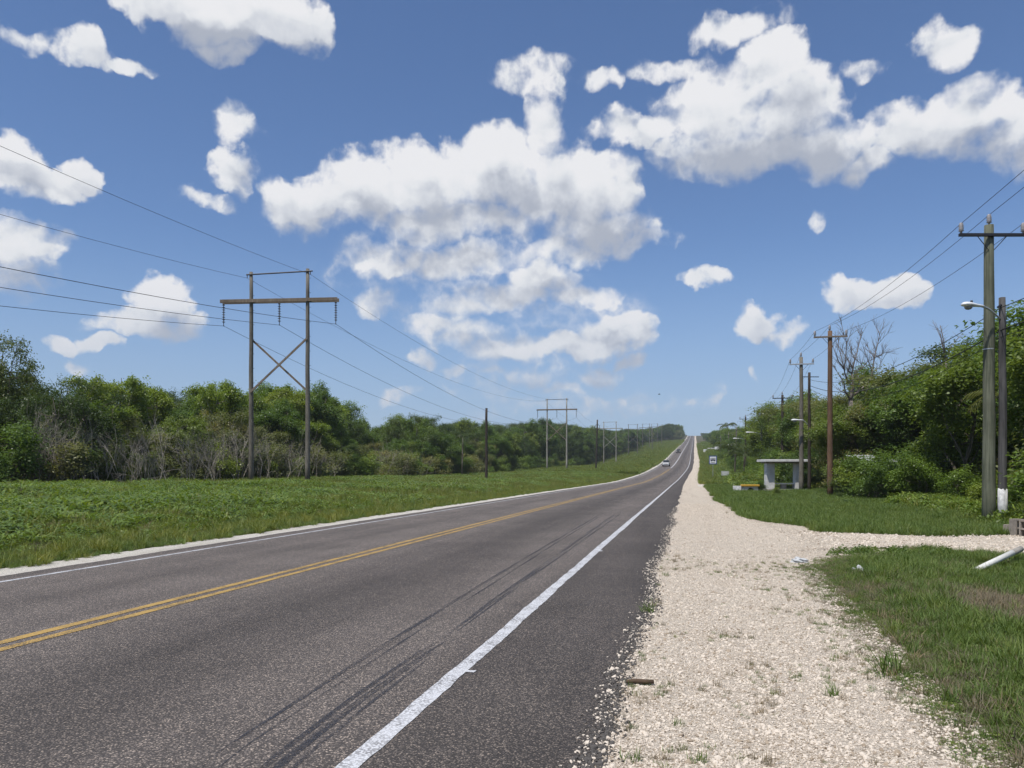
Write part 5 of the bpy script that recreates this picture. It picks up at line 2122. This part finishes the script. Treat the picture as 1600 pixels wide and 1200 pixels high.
# signs
def bus_sign():
    D = 118.0
    p = at(1114, 740, D)
    z0 = gz(p.x, p.y)
    px = D / F_PX
    o = thing('bus_stop_sign', 'blue bus stop sign with white bus pictogram on grey post', 'sign', (p.x, p.y, z0), YAW - R(8))
    zt, zb = CAM_H + (HOR - 712) * px - z0, CAM_H + (HOR - 725.3) * px - z0
    w = 12 * px
    zc = (zt + zb) / 2
    MB().tube([(0, .03, -.3), (0, .03, zt - .1)], .035, 8).build('post', 'galvanised', o)
    pn = MB().box((0, 0, zc), (w, .02, zt - zb)).build('panel', 'sign_blue', o, bevel=.004)
    h = zt - zb
    MB().box((0, -.0125, zc - .01), (w * .80, .005, h * .80)).build('white_field', 'sign_white', pn)
    # bus: body, windows, wheels
    MB().box((0, -.0175, zc + h * .06), (w * .62, .005, h * .30)).build('bus_body', 'sign_ink', pn, bevel=.002)
    for k in (-1, 0, 1):
        MB().box((k * w * .19, -.0225, zc + h * .11), (w * .13, .005, h * .10)).build('bus_window', 'sign_white', pn)
    for k in (-1, 1):
        MB().lathe([(h * .06, -.0205), (h * .06, -.0155)], (k * w * .18, 0, zc - h * .11), 12, 'Y').build('bus_wheel', 'sign_ink', pn)
    MB().box((0, -.0175, zc - h * .30), (w * .5, .005, h * .05)).build('caption_bar', 'sign_ink', pn)
    D = 100.0
    p = at(1133, 740, D)
    z0 = gz(p.x, p.y)
    px = D / F_PX
    o = thing('notice_board', 'small faded pale notice board low in the roadside weeds', 'sign', (p.x, p.y, z0), YAW)
    zt, zb = CAM_H + (HOR - 736) * px - z0, CAM_H + (HOR - 743) * px - z0
    w = 12 * px
    for s in (-1, 1):
        MB().box((s * w * .4, .03, zb / 2), (.05, .04, zb + .4)).build('leg', 'wood_dark', o)
    pn = MB().box((0, 0, (zt + zb) / 2), (w, .02, zt - zb)).build('panel', 'sign_grey', o)
    for k, wd in enumerate((.7, .8, .5)):
        MB().box((0, -.0125, zt - (zt - zb) * (.28 + .24 * k)), (w * wd, .005, (zt - zb) * .09)).build('faded_line', 'sign_white', pn)


bus_sign()


# far roadside signs and a house roof seen as pale specks
def far_bits():
    for (u, v0, v1, w, d) in ((1102, 702, 707, 1.6, 330), (1109, 700, 703, 9.0, 350), (1121, 698, 702, 2.0, 290)):
        p = at(u, 720, d)
        z0 = gz(p.x, p.y)
        px = d / F_PX
        zt, zb = CAM_H + (HOR - v0) * px, CAM_H + (HOR - v1) * px
        if w > 5:
            o = thing('roadside_building', 'far low building with pale roof edge among right trees', 'building', (p.x + 4, p.y, z0), 0)
            H = zt - z0
            MB().box((0, 0, H / 2 - .4), (w, 6, H - .3)).build('wall', 'concrete_old', o)
            MB().box((0, 0, H - .3), (w + 1, 7.2, .5)).build('roof', 'concrete', o)
            MB().box((-1, -3.02, 1.1), (1.0, .08, 2.1)).build('door', 'steel_dark', o)
            for s in (-1, 1):
                MB().box((s * 2.6, -3.02, 1.6), (1.1, .08, 1.0)).build('window', 'car_glass', o)
        else:
            o = thing('roadside_sign', 'far small pale sign on two legs by the right shoulder', 'sign', (p.x, p.y, z0), 0, 'far pale roadside signs')
            MB().box((0, 0, (zt + zb) / 2 - z0), (w, .06, zt - zb)).build('panel', 'sign_white', o)
            for s in (-1, 1):
                MB().box((s * w * .35, .05, (zb - z0) / 2), (.08, .05, zb - z0 + .3)).build('leg', 'steel_dark', o)


far_bits()


# tin roofed shed hidden in the bushes
def shed():
    D = 43.0
    p = at(1378, 740, D)
    z0 = gz(p.x, p.y)
    px = D / F_PX
    o = thing('shed', 'grey block shed with sheet metal roof half hidden by bushes', 'shed', (p.x + 1.2, p.y + 1.2, z0), YAW)
    ze = CAM_H + (HOR - 722) * px - z0
    w = 3.6
    MB().box((0, 0, ze / 2 - .05), (w, 3.0, ze)).build('wall', 'concrete', o)
    rf = MB()
    nr = 40
    pts0, pts1 = [], []
    for k in range(nr + 1):
        x = -w / 2 - .45 + (w + .9) * k / nr
        zz = .025 * (1 if k % 2 else -1)
        pts0.append((x, -1.9, ze + .02 + zz))
        pts1.append((x, 1.9, ze + .45 + zz))
    for k in range(nr):
        rf.poly([pts0[k], pts0[k + 1], pts1[k + 1], pts1[k]])
    r_ = rf.build('roof', 'tin_roof', o)
    sm = r_.modifiers.new('thick', 'SOLIDIFY')
    sm.thickness = .02
    MB().box((.5, -1.51, .95), (.85, .06, 1.9)).build('door', 'wood_dark', o)
    MB().box((-.9, -1.51, 1.25), (.8, .06, .7)).build('window', 'car_glass', o)


shed()


# ================================================================== vehicles
def car(x, y, rz, paintm, label, sc_=1.0, pickup=False):
    o = thing('car', label, 'car', (x, y, gz(x, y) + .012), rz)
    o.scale = (sc_, sc_, sc_)
    # body as stations along the length (front at -Y): (y, half width, z low, z high)
    mb = MB()
    st = [(-2.2, .74, .36, .78), (-2.1, .82, .28, .90), (-1.2, .88, .24, .99), (-.2, .90, .24, 1.02), (1.0, .90, .24, 1.04), (1.9, .87, .28, 1.02), (2.2, .80, .40, .92)]
    b = 0
    for (yy_, hw, z0, z1) in st:
        zm = (z0 + z1) / 2
        mb.v += [(-hw * .92, yy_, z0), (hw * .92, yy_, z0), (hw, yy_, zm), (hw * .93, yy_, z1), (-hw * .93, yy_, z1), (-hw, yy_, zm)]
    for i in range(len(st) - 1):
        for k in range(6):
            k2 = (k + 1) % 6
            mb.f.append((i * 6 + k, i * 6 + k2, (i + 1) * 6 + k2, (i + 1) * 6 + k))
    mb.f.append(tuple(reversed(range(6))))
    mb.f.append(tuple((len(st) - 1) * 6 + k for k in range(6)))
    mb.build('body', paintm, o, bevel=.05)
    # cabin
    mb = MB()
    cab = [(-1.05, .78, .99, 1.0), (-.35, .70, 1.0, 1.58), (1.3, .70, 1.02, 1.62), (2.0, .76, 1.0, 1.02)]
    for (yy_, hw, z0, z1) in cab:
        mb.v += [(-.82, yy_, z0), (.82, yy_, z0), (hw * .92, yy_, z1), (-hw * .92, yy_, z1)]
    for i in range(3):
        for k in range(4):
            k2 = (k + 1) % 4
            mb.f.append((i * 4 + k, i * 4 + k2, (i + 1) * 4 + k2, (i + 1) * 4 + k))
    mb.f.append((3, 2, 1, 0))
    mb.f.append((12, 13, 14, 15))
    mb.build('windows', 'car_glass', o, bevel=.03)
    MB().box((0, .48, 1.615), (1.28, 1.66, .05)).build('roof', paintm, o, bevel=.02)
    for s in (-1, 1):
        for yy_ in (-1.35, 1.35):
            w_ = MB().lathe([(.30, -.10), (.335, -.07), (.335, .07), (.30, .10)], (s * .80, yy_, .335), 18, 'X').build('wheel', 'tyre_rubber', o, True)
            MB().lathe([(.19, -.012), (.19, .012)], (s * .905, yy_, .335), 14, 'X').build('rim', 'galvanised', w_)
        MB().box((s * .60, -2.17, .72), (.34, .10, .16)).build('headlight', 'headlight_glass', o, bevel=.02)
        MB().box((s * .98, -.75, 1.05), (.18, .10, .14)).build('mirror', paintm, o)
    MB().box((0, -2.19, .55), (1.0, .06, .22)).build('grille', 'steel_dark', o)
    MB().box((0, -2.22, .42), (1.55, .12, .16)).build('bumper', paintm, o, bevel=.02)
    return o


yc = 204.0
car(float(XS(yc)) + (L_YEL + L_LINE_L) / 2, yc, R(-1), 'car_silver', 'silver car coming down the road in the oncoming lane', 1.02)
yc = 345.0
car(float(XS(yc)) + (L_YEL + L_LINE_L) / 2 + .2, yc, R(-1), 'car_dark', 'dark car farther up the hill road behind the silver car', 1.02)


# ================================================================== small things on the right
def block(p, rz, label, sz=(.20, .20, .40), tilt=0.0):
    """hollow concrete block standing on end: two square holes right through"""
    o = thing('concrete_block', label, 'block', (p.x, p.y, gz(p.x, p.y) - .01), rz)
    w, dpt, h = sz
    t = .038
    mb = MB()
    mb.box((-(w - t) / 2, 0, h / 2), (t, dpt, h))
    mb.box(((w - t) / 2, 0, h / 2), (t, dpt, h))
    for z in (t / 2, h / 2, h - t / 2):
        mb.box((0, 0, z), (w - 2 * t + .004, dpt - .004, t))
    mb.build('shell', 'block_tan', o)
    return o


block(gp(1588.5, 841), YAW + R(4), 'tan hollow concrete block stood on end showing two holes')
block(gp(1576, 839), YAW + R(50), 'low grey broken concrete block beside the upright block', (.19, .19, .25))
block(gp(1604, 843), YAW + R(-70), 'upright hollow concrete block turned sideways at the end of the row')

p0, p1 = gp(1524, 896, -.1), gp(1600, 858)
p0.z = gz(p0.x, p0.y) + .03
p1 = at(1594, 858, p0.dot(FW) + .55)
o = thing('leaning_pipe', 'white pipe post knocked over and leaning in the ditch', 'pipe', p0, 0)
dv = p1 - p0
o.rotation_euler = dv.to_track_quat('Z', 'Y').to_euler()
L = dv.length
MB().tube([(0, 0, -.12), (0, 0, L * .83)], .046, 14).build('pipe', 'pipe_white', o, True)
MB().tube([(0, 0, L * .82), (0, 0, L * 1.02)], .048, 14).build('worn_end', 'concrete_old', o, True)
MB().tube([(0, 0, .05), (0, 0, .07)], .049, 14).build('band', 'concrete_old', o, True)

# rocks and a low brown mound at the pole foot
for k, (u, v, s, z) in enumerate(((1545, 821, .075, 1.0), (1561, 820, .06, .8), (1570, 818, .05, .8), (1554, 822, .04, .7), (1576, 817, .06, .8))):
    p = gp(u, v)
    bm = bmesh.new()
    bmesh.ops.create_icosphere(bm, subdivisions=2, radius=s)
    rr = random.Random(k)
    for v_ in bm.verts:
        v_.co *= 1 + rr.uniform(-.18, .18)
        v_.co.z *= z
    me = bpy.data.meshes.new('rock')
    bm.to_mesh(me)
    bm.free()
    me.materials.append(MAT['stone_pale'])
    o = bpy.data.objects.new('rock', me)
    COL.objects.link(o)
    o.location = (p.x, p.y, gz(p.x, p.y) + s * .35)
    tag(o, 'pale rock lying at the foot of the main utility pole', 'rock', 'rocks at the pole foot')


def brown_patch(u, v, rx, ry):
    p = gp(u, v)
    mb = MB()
    n_ = 28
    rr = random.Random(3)
    rings = [(1.0, 0.002), (.66, .04), (.33, .06)]
    for f_, h in rings:
        for k in range(n_):
            a_ = 2 * PI * k / n_
            q = f_ * (1 + .2 * math.sin(3 * a_ + 1) + rr.uniform(-.06, .06))
            x, y = p.x + rx * q * math.cos(a_), p.y + ry * q * math.sin(a_)
            mb.v.append((x, y, gz(x, y) + h))
    mb.v.append((p.x, p.y, gz(p.x, p.y) + .065))
    for r_ in range(2):
        for k in range(n_):
            k2 = (k + 1) % n_
            mb.f.append((r_ * n_ + k, r_ * n_ + k2, (r_ + 1) * n_ + k2, (r_ + 1) * n_ + k))
    for k in range(n_):
        mb.f.append((2 * n_ + k, 2 * n_ + (k + 1) % n_, 3 * n_))
    o = mb.build('brown_mound', 'soil', None, True)
    return tag(o, 'low brown mound round the main utility pole', kind='structure')


simple('soil', (0.16, 0.125, 0.085), 1.0, 0, .35, 8)
brown_patch(1530, 822, .75, .38)

# litter


def litter(u, v, s, label, seed):
    p = gp(u, v)
    bm = bmesh.new()
    bmesh.ops.create_icosphere(bm, subdivisions=3, radius=1)
    rr = np.random.default_rng(seed)
    ph = rr.uniform(0, 6, 6)
    for v_ in bm.verts:
        c_ = v_.co
        k_ = 1 + .3 * math.sin(4 * c_.x + ph[0]) * math.sin(5 * c_.y + ph[1]) + .2 * math.sin(9 * c_.z + ph[2] + 4 * c_.x)
        v_.co = Vector((c_.x * s[0] * k_, c_.y * s[1] * k_, max(-.2, c_.z) * s[2] * k_))
    me = bpy.data.meshes.new('plastic_bag')
    bm.to_mesh(me)
    bm.free()
    me.materials.append(MAT['litter_white'])
    o = bpy.data.objects.new('plastic_bag', me)
    COL.objects.link(o)
    o.location = (p.x, p.y, gz(p.x, p.y) + .02)
    return tag(o, label, 'litter')


litter(1250, 879, (.13, .10, .06), 'crumpled white plastic bag at the gravel edge', 1)
litter(1341, 895, (.09, .06, .07), 'small white scrap of litter in the grass', 2)

p = gp(1000, 1071)
mb = MB()
L = .19
mb.tube([(-L / 2, 0, .014), (-L * .2, .006, .017), (L * .2, -.003, .016), (L / 2, .004, .015)], [.010, .017, .017, .014], 9)
o = mb.build('stick', 'stick_brown', None, True)
o.location = (p.x, p.y, .012)
o.rotation_euler = (0, 0, YAW - .08)
tag(o, 'short brown stick lying on the asphalt edge', 'stick')

# bird far off over the hill
p = at(1030, 616, 200)
mb = MB()
mb.lathe([(.01, -.32), (.07, -.18), (.10, .0), (.06, .2), (.02, .34)], (0, 0, 0), 8, 'X')
o = thing('bird', 'dark bird gliding in the sky over the hill road', 'bird', p, YAW)
mb.build('body', 'bird_black', o, True)
for s in (-1, 1):
    m = MB()
    m.poly([(-.12, 0, .02), (.12, 0, .02), (.05, s * .35, .14), (-.10, s * .75, .10), (-.14, s * .7, .10), (-.15, s * .35, .12)])
    w = m.build('wing', 'bird_black', o)
    w.modifiers.new('thick', 'SOLIDIFY').thickness = .02


# ------------------------------------------------------------------ humid air
hz = MB().box((0, 900, 60), (2600, 2400, 170)).build('haze', 'wire')
hz.data.materials.clear()
hm = bpy.data.materials.new('haze_air')
hm.use_nodes = True
hm.node_tree.nodes.clear()
HT = NT(hm.node_tree)
ho = HT.n('ShaderNodeOutputMaterial')
hv = HT.n('ShaderNodeVolumePrincipled')
hv.inputs['Color'].default_value = (0.80, 0.88, 1.0, 1)
hv.inputs['Density'].default_value = 0.0002
HT.link(hv.outputs[0], ho.inputs['Volume'])
hz.data.materials.append(hm)
tag(hz, 'thin humid haze filling the air', kind='stuff')
